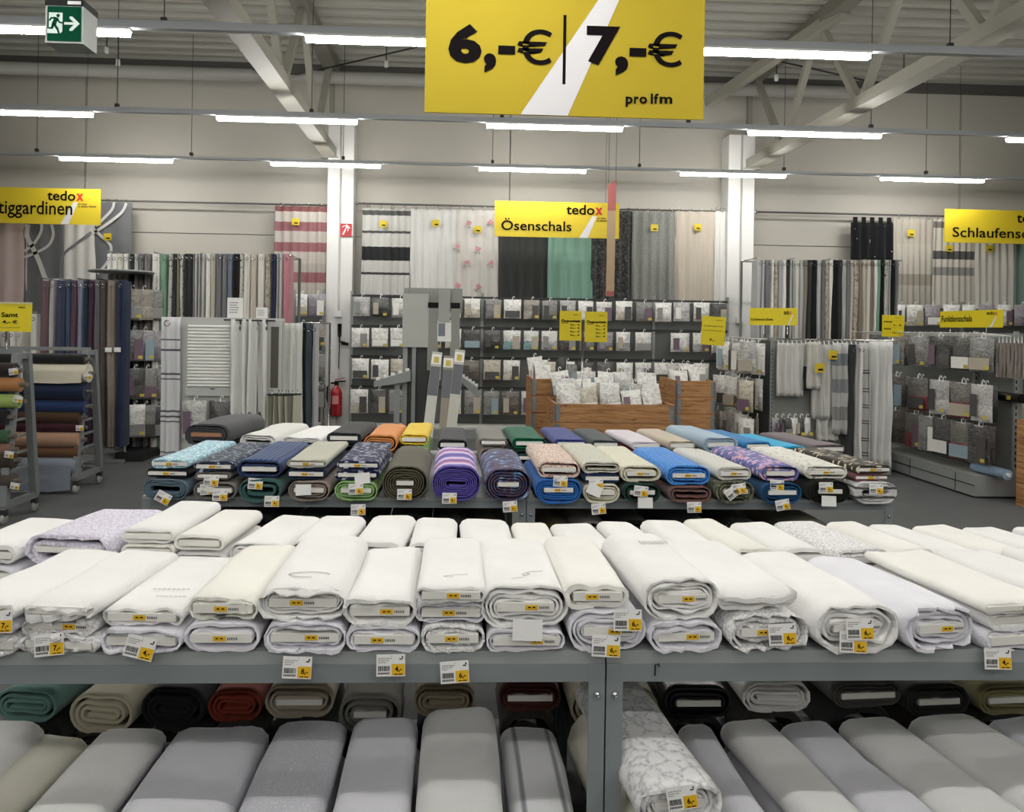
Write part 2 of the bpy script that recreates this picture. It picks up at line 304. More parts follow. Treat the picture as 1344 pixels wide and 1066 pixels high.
for k, Y in enumerate((3.3, .8, -1.65, -4.1)):
    light_row(Y, [-6.6+PITCH*i+.4*(k % 2) for i in range(5)], ['row above the coloured fabric table','row above the white fabric table','row behind the camera','rearmost row'][k], 2)
# ------------------------------------------------------------------ signs
def stripe(mb, P): mb.poly([(x, -.0025, z) for x, z in P], 0)
def hang_wires(t, xs, z, ztop):
    for x in xs: MB().tube([(x, 0, z), (x, 0, ztop)], .003, 5).build('hanging_wire', M_dark, t)
# large price board
SY = 4.2; c = atY(557, 147, SY); s = SY/F
def L(px, py): p = atY(px, py, SY); return (p.x-c.x, p.z-c.z)
t = thing('price_board', 'large yellow price board hanging from the ceiling with 6 and 7 euro prices', 'sign', c); W = L(923, 152)[0]; H = .95
MB().box(0, W, 0, .012, 0, H).build('panel', mat('price board yellow', '#b5a02e', .75, spec=.15), t)
a = L(683, 149); b = L(745, 151); d1 = L(785, 0); d2 = L(812, 0); k = (H-d1[1])/(d1[1]-a[1])
stripe(mbs := MB(), [(a[0], .001), (b[0], .001), (d2[0]+k*(d2[0]-b[0]), H-.001), (d1[0]+k*(d1[0]-a[0]), H-.001)]); mbs.build('white_stripe', mat('sign white', '#d6d4d6', .6), t)
def put(body, px0, px1, py0, py1, y=-.005, off=.02, m=M_ink, lf=L, par=None, nm='lettering'):
    x0_, z1_ = lf((px0), (py0)); x1_, z0_ = lf(px1, py1)
    return link(nm, text_mesh(nm, body, x0_, x1_, z0_, z1_, m, y, off), par)
for body, b_ in (('6', (589, 632, 31, 84)), (',', (635, 651, 70, 96)), ('-', (654, 676, 60, 72)), ('€', (679, 724, 38, 86)), ('7', (770, 813, 34, 87)), (',', (807, 824, 74, 100)), ('-', (826, 848, 63, 75)), ('€', (850, 895, 41, 89))):
    put(body, *b_, off=.05 if body in '67,' else (.0 if body == '-' else .006), par=t)
[put(l_, a_, b_, c_, d_, off=.03, par=t) for l_, a_, b_, c_, d_ in (('p', 821, 830, 127, 141), ('r', 832, 838, 127, 136.7), ('o', 839, 849, 127, 136.7), ('l', 854, 856.5, 123, 136.7), ('f', 858, 864, 123, 136.7), ('m', 865.5, 882, 127, 136.7))]
q = [L(739.5, 20), L(743.5, 20), L(742, 111), L(738, 111)]; MB().poly([(x, -.004, z) for x, z in q]).build('divider_bar', M_ink, t)
hang_wires(t, (.15, W-.15), H, CZ-c.z)
# category boards
def category(px0, py0, px1, py1, text, tb, lab, Y=11.35, logo=None, cut=False):
    c = atY(px0, py1, Y)
    def Lc(px, py): p = atY(px, py, Y); return (p.x-c.x, p.z-c.z)
    t = thing('category_board', lab, 'sign', c); W, H = Lc(px1, py0)
    MB().box(0, W, 0, .02, 0, H).build('panel', M_yellow, t); wd = px1-px0
    lx = px0+wd*.575
    tedo = (lx, lx+wd*.225, py0+1.5, py0+15.5); xx = (lx+wd*.232, lx+wd*.29, py0+5.5, py0+15.5)
    put('tedo', *tedo, off=.02, lf=Lc, par=t); put('x', *xx, off=.045, m=M_red, lf=Lc, par=t)
    mbl = MB()
    for (u0, u1, v0, v1) in ((2, 6, 19, 20.6), (7, 14, 19, 20.6), (2, 5, 22, 23.8), (6, 15, 22, 23.8), (16, 26, 22, 23.8)):
        A_ = Lc(xx[0]+u0, py0+v1); B_ = Lc(xx[0]+u1, py0+v0); mbl.quad((A_[0], -.003, A_[1]), (B_[0], -.003, A_[1]), (B_[0], -.003, B_[1]), (A_[0], -.003, B_[1]))
    mbl.build('tagline_print', mat('tagline ink', '#7d6a20', .8), t)
    sx = xx[0]; A = Lc(sx-21, py1); B = Lc(sx-10, py1); C2 = Lc(sx+2, py0+17); D = Lc(sx-4, py0+17)
    stripe(m_ := MB(), [(A[0], .001), (B[0], .001), C2, D]); m_.build('white_stripe', mat('sign white', '', .6), t)
    put(text, *tb, off=.012, y=-.006, lf=Lc, par=t); hang_wires(t, (.2, W-.2), H, CZ-c.z); return t
category(-32, 248.5, 132, 292, 'Fertiggardinen', (-42+12, 95, 262, 288), 'yellow hanging sign for ready-made curtains at far left')
category(649, 267, 813, 310, 'Ösenschals', (658, 750, 286, 304), 'yellow hanging sign for eyelet curtains in the middle')
category(1240, 278, 1404, 318, 'Schlaufenschals', (1250, 1382, 298, 314), 'yellow hanging sign for tab-top curtains at right')
# narrow banner hanging nearly edge-on in front of the middle sign
c = atY(801, 389, 9.3); h = atY(801, 236, 9.3).z-c.z; t = thing('edge_on_banner', 'tall narrow beige banner with red top hanging edge-on before middle sign', 'banner', c, math.radians(-2))
MB().poly([(-.05,0,0), (.045,0,0), (.05,0,h), (-.045,0,h-.06)]).poly([(.045,.02,0), (-.05,.02,0), (-.045,.02,h-.06), (.05,.02,h)]).quad((.045,0,0), (.045,.02,0), (.05,.02,h), (.05,0,h)).quad((-.05,.02,0), (-.05,0,0), (-.045,0,h-.06), (-.045,.02,h-.06)).build('panel', mat('banner beige', '#a58d72', .7, var=.12, vscale=9), t)
MB().poly([(-.046,-.002,h-.36), (.048,-.002,h-.36), (.049,-.002,h-.002), (-.045,-.002,h-.062)]).build('red_top', mat('banner red', '#9c5552', .7, var=.2, vscale=12), t); MB().quad((-.048,-.002,.005), (.043,-.002,.005), (.043,-.002,.06), (-.048,-.002,.06)).build('red_foot', mat('banner red', ''), t)
hang_wires(t, (-.04, .045), h-.06, CZ-c.z)
# emergency exit sign
EY = 4.5; c = atY(61, 54, EY); sc = EY/F; t = thing('exit_sign', 'green running-man exit sign box with arrow hanging at upper left', 'sign', c)
wE = atY(107, 54, EY).x-c.x; hE = atY(61, 7, EY).z-c.z
MB().box(-.008, wE+.008, 0, .17, -.008, hE).build('lamp_box', mat('exit box grey', '#9da29c', .5), t); MB().box(-.01, wE+.01, -.004, .174, hE, hE+.035).build('top_band', M_black, t); MB().box(wE*.6, wE*.98, -.006, -.0045, hE+.008, hE+.026).build('maker_plate', M_paper, t)
MB().quad((.004,-.003,.002), (wE-.002,-.003,.002), (wE-.002,-.003,hE-.004), (.004,-.003,hE-.004)).build('green_face', mat('exit green', '#00452f', .8, spec=.1), t)
G = lambda x, z: (x*wE, -.005, z*hE)
M_pale = mat('exit white', '#cfe0d8', .5); mg = mat('exit green', '')
MB().poly([G(.07,.55), G(.07,.80), G(.46,.80), G(.46,.28), G(.40,.22), G(.03,.22), G(.03,.34), G(.07,.38)]).build('door_symbol', M_pale, t)
fig = MB(); Y2 = -.0065
def seg(a, b, wd): 
    a = Vector((a[0]*wE, 0, a[1]*hE)); b = Vector((b[0]*wE, 0, b[1]*hE)); d = (b-a).normalized(); n = Vector((-d.z, 0, d.x))*wd*wE/2
    fig.poly([tuple(p+Vector((0, Y2, 0))) for p in (a-n, b-n, b+n, a+n)])
fig.poly([((.335+.05*math.cos(k*.524))*wE, Y2, (.715+.05*math.sin(k*.524))*hE) for k in range(12)])
for a, b, wd in (((.29,.66), (.21,.45), .12), ((.27,.65), (.13,.64), .05), ((.14,.64), (.09,.57), .05), ((.31,.62), (.38,.52), .05), ((.38,.52), (.50,.52), .05), ((.2,.5), (.17,.36), .07), ((.19,.36), (.06,.36), .05), ((.23,.47), (.33,.33), .07), ((.32,.35), (.37,.21), .06)): seg(a, b, wd)
fig.build('running_figure', mg, t)
MB().poly([G(.51,.47), G(.78,.47), G(.66,.35), G(.66,.30), G(.74,.30), G(.95,.505), G(.74,.70), G(.66,.70), G(.66,.65), G(.78,.54), G(.51,.54)]).build('arrow', M_pale, t)
hang_wires(t, (wE/2,), hE+.03, CZ-c.z)
# ------------------------------------------------------------------ price tags and fabric bolts
def make_tag(price, seed):
    r = random.Random(seed); w_, h_ = .068, .050; mb = MB()
    mb.box(-w_/2, w_/2, 0, .0012, -h_, 0, 0)
    y = -.0006
    def rect(x0, x1, z0, z1, mi): mb.quad((x0, y, z0), (x1, y, z0), (x1, y, z1), (x0, y, z1), mi)
    y = -.0004; rect(.002, w_/2-.001, -h_+.002, -.022, 1); y = -.0008
    for k, (a, z) in enumerate(((.03, -.010), (.022, -.0145), (.014, -.019))):
        x = -w_/2+.004
        while x < -w_/2+.004+a: l = r.uniform(.002, .006); rect(x, x+l, z, z+.0018, 3); x += l+.0012
    x = -w_/2+.004
    while x < -.002: l = r.choice((.0006, .001, .0016)); rect(x, x+l, -.038, -.026, 2); x += l+r.choice((.0007, .0012))
    x = -w_/2+.004
    while x < -.002: rect(x, x+.0022, -.045, -.0405, 2); x += .0036
    rect(.02, .028, -.012, -.0095, 2); rect(.026, .029, -.009, -.004, 2); rect(.008, .016, -.046, -.044, 2); rect(.018, .028, -.046, -.044, 2)
    mb.poly([(.002+.0012*math.cos(k*1.05), y, -.004+.0012*math.sin(k*1.05)) for k in range(6)], 3)
    tm = text_mesh('price', price, .010, .026, -.041, -.027, M_red if price[0] == '7' else M_ink, -.0009, .03)
    n = len(mb.v); mb.v += [tuple(v.co) for v in tm.vertices]
    for p in tm.polygons: mb.f.append(tuple(n+i for i in p.vertices)); mb.m.append(4); mb.sm.append(False)
    return mb.mesh('price_tag', [M_paper, M_sticker, M_ink, M_grey, M_ink])
TAGS = [make_tag(p, i) for i, p in enumerate(('7,-', '6,-', '4,-', '8,-'))]
BLANK = MB().box(-.036, .036, 0, .0012, -.05, 0).mesh('blank_tag', M_paper)
def sticker_mesh(seed, wd=.055):
    mb = MB(); r = random.Random(seed)
    mb.box(0, .030, 0, .0006, -.006, .006, 0); y = -.0004
    for a in (.006, .017): mb.quad((a, y, -.001), (a+.007, y, -.001), (a+.007, y, .002), (a, y, .002), 1)
    x = .034
    for k in range(6): mb.quad((x, y, -.003), (x+.002, y, -.003), (x+.002, y, .003), (x, y, .003), 1); x += .0042
    return mb.mesh('price_sticker', [M_sticker, M_ink])
STICK = [sticker_mesh(i) for i in range(2)]
def bolt_mesh(w, h, Ln, turns=2, seed=0, hem='plain', sag=0, puff=.004, r0=.009, hang=0, edge=.004):
    """flat cloth bolt: a spiral of cloth layers round a board; front end at y=0, base at z=0"""
    rn = random.Random(seed); so = rn.uniform(0, 50); NF, NA = 7, 6
    r0 = min(r0, h*.25); turns = max(1, min(turns, int((h/2-r0)/.006)))
    def section(s, r):          # s: laps; position on a stadium of radius r
        u = ((s+.5) % 1.0)*2; c = max(w/2-h/2, .004); half = int(u); t = u-half; fl = .6 if c > h*.6 else .4
        if t < fl: x, z = c-2*c*(t/fl), r
        else: a = math.pi/2+math.pi*(t-fl)/(1-fl); x, z = -c+r*math.cos(a), r*math.sin(a)
        return (x, z) if half == 0 else (-x, -z)
    N = 2*(NF+NA); K = int(N*(turns+.12)); dr = (h/2-r0)/turns; th = dr*.62
    rows = [0, .035, .14*Ln, .38*Ln, .68*Ln, Ln-.012, Ln]; V = []; Fc = []; S = []
    lay = []
    ph = rn.uniform(0, 6)
    for k in range(K+1):
        s = k/N; r = r0+dr*min(s, turns); outer = k >= K-N-3; last = k > K-N*.55
        if outer: r = h/2-.003*(1-(k-(K-N-3))/(N+3))
        x, z = section(s, r-th*.15); xi, zi = section(s, r-th)
        n1 = noise.noise(Vector((x*14+so, z*20, s*1.3)))*edge
        yf = n1; fz = noise.noise(Vector((x*26+so, s*2.3, 7)))*edge*.9
        if outer and z > 0 and abs(z) > r*.5: yf -= hang*.6*(.5+.5*math.cos(x/w*math.pi))
        if hem == 'zig' and outer: yf += -.020+.026*abs(((x/.05+ph) % 1)-.5)*2
        elif hem == 'scallop': yf += (-.012*abs(math.sin(x/.03*math.pi/2+ph+s*2)) if outer else n1*1.6)
        elif hem == 'fine': yf += -.004*(k % 2)
        ring = []
        def sagz(x_, z_, y_): 
            return z_-(sag*(1-min(1, (x_/(w/2))**2))*max(0, 1-y_/.22) if z_ < 0 else 0)
        rr = rows if outer else rows[:2]
        for q, y in enumerate(rr):
            yy = y if q else yf; X, Z = x, z
            if outer:
                d = noise.noise(Vector((x*7+so, yy*5, z*7)))*puff; e = 1-.012*math.sin(yy/Ln*math.pi*1.3)
                X = x*e+d*(1 if x > 0 else -1)*.5; Z = z+d
                if q >= len(rr)-2: X *= (.995 if q == len(rr)-2 else .975); Z *= (.99 if q == len(rr)-2 else .92)
                if hang and z > r*.5 and q == 0: Z -= hang*(.5+.5*math.cos(x/w*math.pi))
            else: Z = z
            if q == 0: Z += fz
            Z = sagz(x, Z, yy)
            ring.append(len(V)); V.append((X, yy, Z+h/2))
        inn = []
        for q, y in enumerate((yf, .045)):
            inn.append(len(V)); V.append((xi, y, sagz(xi, zi, y)+h/2+(fz if q == 0 else 0)-(hang*(.5+.5*math.cos(x/w*math.pi)) if outer and hang and z > r*.5 and q == 0 else 0)))
        lay.append((ring, inn, outer))
    for k in range(K):
        (ra, ia, oa), (rb, ib, ob) = lay[k], lay[k+1]
        m = min(len(ra), len(rb))
        for q in range(m-1): Fc.append((ra[q], ra[q+1], rb[q+1], rb[q])); S.append(True)
        Fc.append((ia[0], ra[0], rb[0], ib[0])); S.append(False); Fc.append((ia[1], ia[0], ib[0], ib[1])); S.append(True)
    outer_rings = [l[0] for l in lay if l[2]]
    Fc.append(tuple(r_[-1] for r_ in outer_rings[-N:])); S.append(False)
    mb = MB(); mb.v = V; mb.f = Fc; mb.sm = S; mb.m = [0]*len(Fc); return mb
BOARDS = {}
def bolt(label, mt, pos, w, h, Ln, rz=0, turns=2, seed=0, hem='plain', sag=0, board=True, sticker=None, tags=(), group=None, puff=.004, hang=0, name='fabric_bolt', bh=.018, rx=0, ry=0, bm=None, edge=.004, cat='fabric bolt', deco=None):
    if deco: puff = .002
    t = thing(name, label, cat, pos, 0, group, rot=(rx, ry, rz))
    bolt_mesh(w, h, Ln, turns, seed, hem, sag, puff, hang=hang, edge=edge, r0=bh/2+.001).build('cloth', mt, t)
    if board:
        bw = max(.03, (w-h)*.5+min(.012, h*.2)); key = (round(bw, 2), bh)
        if key not in BOARDS: BOARDS[key] = MB().box(-key[0], key[0], -.006, Ln*.9, -bh/2, bh/2).mesh('board', M_board)
        b = link('board', BOARDS[key], t, (0, 0, h/2))
        if bm: b.material_slots[0].link = 'OBJECT'; b.material_slots[0].material = bm
        if sticker is not None: link('price_sticker', STICK[0], b, (sticker, -.0072, 0))
    if deco:
        mb = MB()
        for (x0_, y0_, x1_, y1_, wd_) in deco: mb.beam((x0_, y0_, h+.0012), (x1_, y1_, h+.0012), wd_, .0008)
        mb.build('embroidery', mat('embroidery thread', '#bcbab8', .8), t)
    t_m = Matrix.Translation(pos) @ Matrix.Rotation(rz, 4, 'Z') @ Matrix.Rotation(ry, 4, 'Y') @ Matrix.Rotation(rx, 4, 'X'); inv = t_m.inverted()
    for tg in tags:
        kind, px, py, rot = tg[:4]; Y = tg[4] if len(tg) > 4 else pos[1]-.02
        p = inv @ atY(px, py, Y); link('price_tag' if kind >= 0 else 'blank_tag', TAGS[kind] if kind >= 0 else BLANK, t, p, (math.radians(-8), math.radians(rot), -rz))
    return t
# ------------------------------------------------------------------ steel tables
TZ, TF = .79, .75
def table(label, xa, xb, y0, y1, bar=.048, zshelf=.2, TZ=TZ, lip=.03):
    t = thing('steel_table', label, 'table', ((xa+xb)/2, y0, 0)); hw = (xb-xa)/2-.002; D = y1-y0
    MB().box(-hw, hw, 0, D, TZ-lip, TZ).build('top_shelf', M_lip, t)
    for y in (.0, D-.004): MB().box(-hw, hw, y-.002, y+.004, TZ-lip-bar, TZ-.003 if y else TZ-lip).build('edge_bar', M_steel, t)
    MB().box(-hw+.03, hw-.03, .03, D-.03, zshelf-.03, zshelf).build('lower_shelf', M_lip, t)
    MB().box(-hw+.03, hw-.03, .028, .032, zshelf-.08, zshelf-.03).build('edge_bar', M_steel, t)
    for sx in (-1, 1):
        for y in (.0, D):
            s_ = 1 if y == 0 else -1
            l = MB().box(sx*hw-(.04 if sx > 0 else 0), sx*hw+(.04 if sx < 0 else 0), y-.003 if s_ > 0 else y-.001, y+.001 if s_ > 0 else y+.003, 0, TZ-.03).box(sx*hw-(.003 if sx > 0 else 0), sx*hw+(.003 if sx < 0 else 0), min(y, y+s_*.04), max(y, y+s_*.04), 0, TZ-.03).build('leg', M_steel, t)
            if s_ > 0: MB().lathe([(0, .009), (.006, .008), (.009, .003), (.009, 0)], 10).build('bolt_head', M_chrome, l, (sx*(hw-.02), y-.0035, TZ-lip-bar-.03), (math.radians(90), 0, 0))
    return t
NY = 1.93; xs_ = atY(795, 880, NY).x; UW = 1.83; ND = .90
table('grey steel table, left half of the near white fabric display', xs_-UW, xs_, NY, NY+ND, .044); table('grey steel table, right half of the near white fabric display', xs_, xs_+UW, NY, NY+ND, .044)
FY = 3.86; fa = atY(186, 655, FY).x; fb = atY(1172, 665, FY).x; fm = atY(691, 660, FY).x; FD = 1.48
table('grey steel table, left half of the coloured fabric display', fa, fm, FY, FY+FD, .034, TZ=TF, lip=.014); table('grey steel table, right half of the coloured fabric display', fm, fb, FY, FY+FD, .034, TZ=TF, lip=.014)
# small hook left on the near right table's edge
p = atY(862, 876, NY-.006); t = thing('wire_hook', 'small black wire hook on the near table edge right of the seam', 'hook', p); MB().tube([(-.004,0,-.02), (-.004,0,.006), (.004,0,.008), (.006,0,.002)], .0018, 6).build('wire', M_black, t)
# ------------------------------------------------------------------ near table, front row of white bolts
W1 = fabric('white curtain cloth', 'plain', ['#edecea'], bump=.4); W2 = fabric('cool white curtain cloth', 'plain', ['#e4e3ea'], bump=.4); W3 = fabric('warm white curtain cloth', 'plain', ['#eeece6'], bump=.4); W4 = fabric('ivory curtain cloth', 'plain', ['#edebe2'], bump=.4); WL = fabric('white lace', 'lace', ['#eeedec', '#b9b7bb'], 60); WV = fabric('lilac white lace', 'lace', ['#e4e0ec', '#b7b0c6'], 55)
def stackz(): return TZ+.001
def near(i, px0, px1, layers, rz=0, Ln=.45, Y=NY-.005):
    """layers bottom to top: (height px, mat, hem, turns, desc, xoff0, xoff1, sticker, tags, hang)"""
    z = stackz(); n = len(layers)
    for k, la in enumerate(layers):
        hp, mt, hem, tn, desc, o0, o1, stk, tgs, hang = la; h = hp*Y/F
        Yk = Y+.012*(k % 2)-(.004 if k == n-1 else 0); xa, xb = atY(px0+o0-2, 810, Yk).x, atY(px1+o1+2, 810, Yk).x
        where = {0: 'bottom', n-1: 'top'}.get(k, 'middle') if n > 1 else 'alone'
        lab = ('%s, %s of %s near front stack' % (desc, where, ordn(i))) if n > 1 else ('%s, %s near front spot' % (desc, ordn(i)))
        bolt(lab, mt, ((xa+xb)/2, Yk, z), xb-xa, h, Ln+R.uniform(-.02, .02), math.radians(rz*.5+R.uniform(-.6, .6)), tn, i*10+k, hem, 0, True, stk, tgs, 'white curtain fabric bolts on the near table', .010, hang, bh=min(.02, h*.4), edge=.009, deco=DECO.get((i, k)))
        z += h+.0012
DECO = {(2, 1): [(x_*.012-.03, y_, x_*.012-.022, y_+.003, .005) for x_ in range(8) for y_ in (.13,)]+[(x_*.011+.0, .075, x_*.011+.008, .078, .004) for x_ in range(7)],
 (4, 1): [(.05*math.cos(a_*.35), .075+.02*math.sin(a_*.35), .05*math.cos((a_+1)*.35), .075+.02*math.sin((a_+1)*.35), .004) for a_ in range(14)],
 (6, 2): [(-.02, .07, .0, .078, .002), (.0, .078, .04, .085, .002), (-.02, .07, -.012, .064, .002), (-.012, .064, .004, .07, .002)],
 (7, 1): [(.0, .085, .02, .105, .0025), (.02, .105, .055, .112, .0025), (.0, .085, .004, .07, .0025), (.004, .07, .018, .085, .0025), (.018, .085, .012, .1, .0025), (-.03, .05, .0, .062, .002)],
 (9, 1): [(x_*.009-.01, .30, x_*.009-.012, .33, .003) for x_ in range(9)]}
near(0, -72, 26, [(24, WL, 'zig', 2, 'white lace fabric bolt', 0, 0, None, (), 0), (18, W2, 'scallop', 1, 'cool white fabric bolt', 2, 0, None, (), 0), (24, W1, 'zig', 1, 'white fabric bolt with yellow sticker', 0, 2, .02, ((0, -3, 802, -3),), .004)], -14)
near(1, 30, 128, [(22, WL, 'zig', 2, 'crumpled white lace fabric bolt', -4, 4, None, (), 0), (20, WL, 'scallop', 1, 'white net fabric bolt with price tag', 0, 0, .01, ((0, 64, 832, -6),), .004), (25, W1, 'zig', 1, 'white fabric bolt with pointed hem', 0, 0, None, (), .018)], -12)
near(2, 134, 240, [(32, W2, 'scallop', 2, 'rumpled white fabric bolt with tilted tag', 0, 0, None, ((2, 188, 836, 14),), .002), (24, W1, 'plain', 1, 'white fabric bolt with dashed embroidery', 0, 0, -.02, (), .002)], -4)
near(3, 243, 341, [(38, W2, 'plain', 2, 'neatly rolled white fabric bolt', 0, 0, -.02, (), 0), (34, W4, 'fine', 2, 'ivory fabric bolt', 4, -2, -.02, (), .005)], -2)
near(4, 343, 456, [(40, W2, 'scallop', 3, 'scallop-edged white fabric bolt above a shelf tag', 4, -1, -.0, ((3, 391, 862, 2, NY-.02),), 0), (46, W1, 'zig', 4, 'thick white fabric bolt', -3, -1, -.03, (), .016)], 0)
near(5, 456, 550, [(33, W2, 'plain', 2, 'neat white fabric bolt', 0, 2, -.03, ((2, 513, 859, -1, NY-.02),), 0), (37, W1, 'scallop', 2, 'white wavy-edged fabric bolt', -4, -4, .0, (), .004)], 0)
near(6, 554, 637, [(36, WL, 'fine', 2, 'white fabric bolt with zigzag lace edge', 0, 0, -.02, ((1, 596, 868, -4, NY-.02),), 0), (26, W2, 'plain', 2, 'white fabric bolt', -8, 0, -.02, (), .003), (24, W1, 'plain', 1, 'flat white fabric bolt', -8, 0, -.01, (), .004)], 0)
near(7, 640, 742, [(29, W2, 'plain', 2, 'flat white fabric bolt', 0, 0, .01, (), 0), (56, W1, 'plain', 4, 'thick white fabric roll with blank card', -8, 4, .0, ((-1, 693, 813, 2),), .0)], 1)
near(8, 748, 848, [(54, W2, 'plain', 4, 'thick white fabric roll with two tags', 0, 0, .0, ((1, 824, 800, 1), (1, 796, 834, 3)), .0), (34, W3, 'plain', 1, 'thin warm white fabric bolt', -6, -22, -.03, (), .003)], 2)
near(9, 852, 948, [(40, W2, 'scallop', 2, 'white fabric bolt with wavy layers', 0, 0, -.0, (), 0), (56, W1, 'scallop', 4, 'thick white fabric roll with rippled end', -8, -4, .0, (), .0)], 6)
near(10, 954, 1062, [(52, WL, 'zig', 3, 'white lace fabric bolt with tag', 0, 0, -.03, ((1, 1026, 819, -2),), .0), (30, W1, 'plain', 1, 'white fabric bolt with draped hem', -12, -16, .01, (), .022)], 8)
near(11, 1066, 1180, [(66, W1, 'scallop', 4, 'fat white fabric roll with scalloped edge and tag', 0, 0, .0, ((1, 1120, 829, 3), (1, 1128, 812, 0)), .004)], 10)
near(12, 1184, 1284, [(62, W2, 'zig', 4, 'fat white fabric roll with pointed hem', 0, 0, -.0, (), .004)], 14)
near(13, 1288, 1392, [(30, W2, 'plain', 2, 'cool white fabric bolt above shelf tag', 0, 0, None, ((2, 1309, 851, 1, NY-.02),), 0), (20, W1, 'scallop', 1, 'thin white fabric bolt', 0, 0, None, (), 0), (16, W3, 'plain', 1, 'thin warm white fabric bolt', 0, 0, .0, (), .006)], 16)
near(14, 1398, 1494, [(40, W2, 'plain', 2, 'white fabric bolt at the right edge', 0, 0, None, (), 0), (28, W1, 'plain', 1, 'white fabric bolt at the right edge', 0, 0, None, (), .004)], 16)
for q_, a_ in enumerate((1500, 1602)): near(15+q_, a_, a_+98, [(42, W2, 'plain', 2, 'white fabric bolt past the right edge', 0, 0, None, (), 0), (30, W1, 'scallop', 1, 'white fabric bolt past the right edge', 0, 0, None, (), .004)], 12)
# near table, back row
BY = NY+.485
def back(i, px0, px1, ytop, layers, rz=0, Ln=.37, Y=BY):
    xa, xb = atY(px0, ytop, Y).x, atY(px1, ytop, Y).x; H = max(.03, atY((px0+px1)/2, ytop, Y).z-TZ); n = len(layers); tot = sum(l[0] for l in layers); z = TZ+.001
    for k, (fr, mt, hem, tn, desc) in enumerate(layers):
        h = H*fr/tot-.0012; where = {0: 'bottom', n-1: 'top'}.get(k, ordn(k)+' layer') if n > 1 else ''
        lab = '%s, %s%s near back stack' % (desc, where+' of ' if where else '', ordn(i))
        bolt(lab, mt, ((xa+xb)/2, Y+.006*(k % 2), z), xb-xa-R.uniform(0, .008), h, Ln+R.uniform(-.03, .02), math.radians(rz*.6+R.uniform(-1, 1)), tn, 200+i*10+k, hem, 0, True, None, (), 'white curtain fabric bolts on the near table', .005, 0, bh=min(.016, h*.4), edge=.004); z += h+.0012
back(0, 28, 152, 702, [(1, W2, 'plain', 1, 'white fabric bolt'), (1.6, WV, 'scallop', 2, 'lilac white lace fabric bolt')], -12)
back(18, -72, 24, 716, [(1, W2, 'plain', 1, 'white fabric bolt left of the lilac one'), (1, W1, 'plain', 1, 'white fabric bolt left of the lilac one')], -12); back(19, 1374, 1440, 726, [(1, W2, 'plain', 1, 'white fabric bolt at the right edge'), (1, W1, 'plain', 1, 'white fabric bolt at the right edge')], 20)
for q_, a_ in enumerate((1446, 1522, 1598)): back(20+q_, a_, a_+70, 726, [(1, W2, 'plain', 1, 'white fabric bolt past the right edge'), (1, W1, 'plain', 1, 'white fabric bolt past the right edge')], 14)
back(1, 156, 232, 694, [(1, W4, 'plain', 1, 'flat ivory fabric bolt'), (1, W3, 'plain', 1, 'flat warm white fabric bolt'), (1, W4, 'plain', 1, 'flat ivory fabric bolt'), (1.2, W1, 'plain', 1, 'flat white fabric bolt')], -8)
back(2, 226, 298, 702, [(1, W2, 'plain', 1, 'flat cool white fabric bolt'), (1, W1, 'plain', 1, 'flat white fabric bolt'), (1, W3, 'plain', 1, 'flat warm white fabric bolt')], -8)
back(3, 296, 372, 712, [(1, WV, 'scallop', 2, 'lilac white fabric bolt'), (1.2, W1, 'plain', 2, 'white fabric bolt')], -16)
back(4, 376, 452, 712, [(1.2, W2, 'plain', 1, 'white fabric bolt'), (1.2, W1, 'plain', 2, 'domed white fabric bolt')], -8)
back(5, 455, 530, 712, [(1, W2, 'plain', 1, 'white fabric bolt'), (1.2, W1, 'plain', 1, 'white fabric bolt')], -6)
back(6, 532, 602, 714, [(1, W2, 'plain', 1, 'white fabric bolt'), (1.2, W1, 'plain', 2, 'smooth white fabric bolt')], 0)
back(7, 604, 682, 716, [(1, W2, 'plain', 1, 'white fabric bolt'), (1.2, W1, 'plain', 2, 'white fabric bolt with centre fold')], 1)
back(8, 684, 744, 722, [(1, W2, 'plain', 1, 'white fabric bolt'), (1, W3, 'scallop', 1, 'warm white embroidered fabric bolt')], 4)
back(9, 748, 818, 722, [(1, W2, 'plain', 1, 'white fabric bolt'), (1, W1, 'plain', 1, 'white fabric bolt')], 6)
back(10, 822, 884, 722, [(1, W2, 'plain', 1, 'white fabric bolt'), (1, W1, 'plain', 1, 'smooth white fabric bolt')], 9)
back(11, 888, 956, 718, [(1, W2, 'plain', 1, 'cool white fabric bolt'), (1.2, W1, 'plain', 2, 'white fabric bolt with lilac end')], 10)
back(12, 960, 1020, 718, [(1, W2, 'plain', 1, 'white fabric bolt'), (1.1, W4, 'scallop', 1, 'ivory fabric bolt with mottled top')], 11)
back(13, 1024, 1090, 720, [(1, W2, 'plain', 1, 'white fabric bolt'), (1.1, W1, 'plain', 1, 'white fabric bolt')], 12)
back(14, 1094, 1172, 722, [(1, W2, 'plain', 1, 'white fabric bolt'), (1.3, WL, 'fine', 2, 'white lace fabric bolt with frayed edge')], 14)
back(15, 1176, 1234, 720, [(1, W2, 'plain', 1, 'white fabric bolt'), (1.2, W3, 'plain', 1, 'warm white fabric bolt with visible board')], 18)
back(16, 1238, 1300, 724, [(1, W2, 'plain', 1, 'white fabric bolt'), (1, W1, 'plain', 1, 'white fabric bolt')], 18)
back(17, 1304, 1370, 724, [(1, W2, 'plain', 1, 'white fabric bolt'), (1, W3, 'plain', 1, 'warm white fabric bolt')], 20)
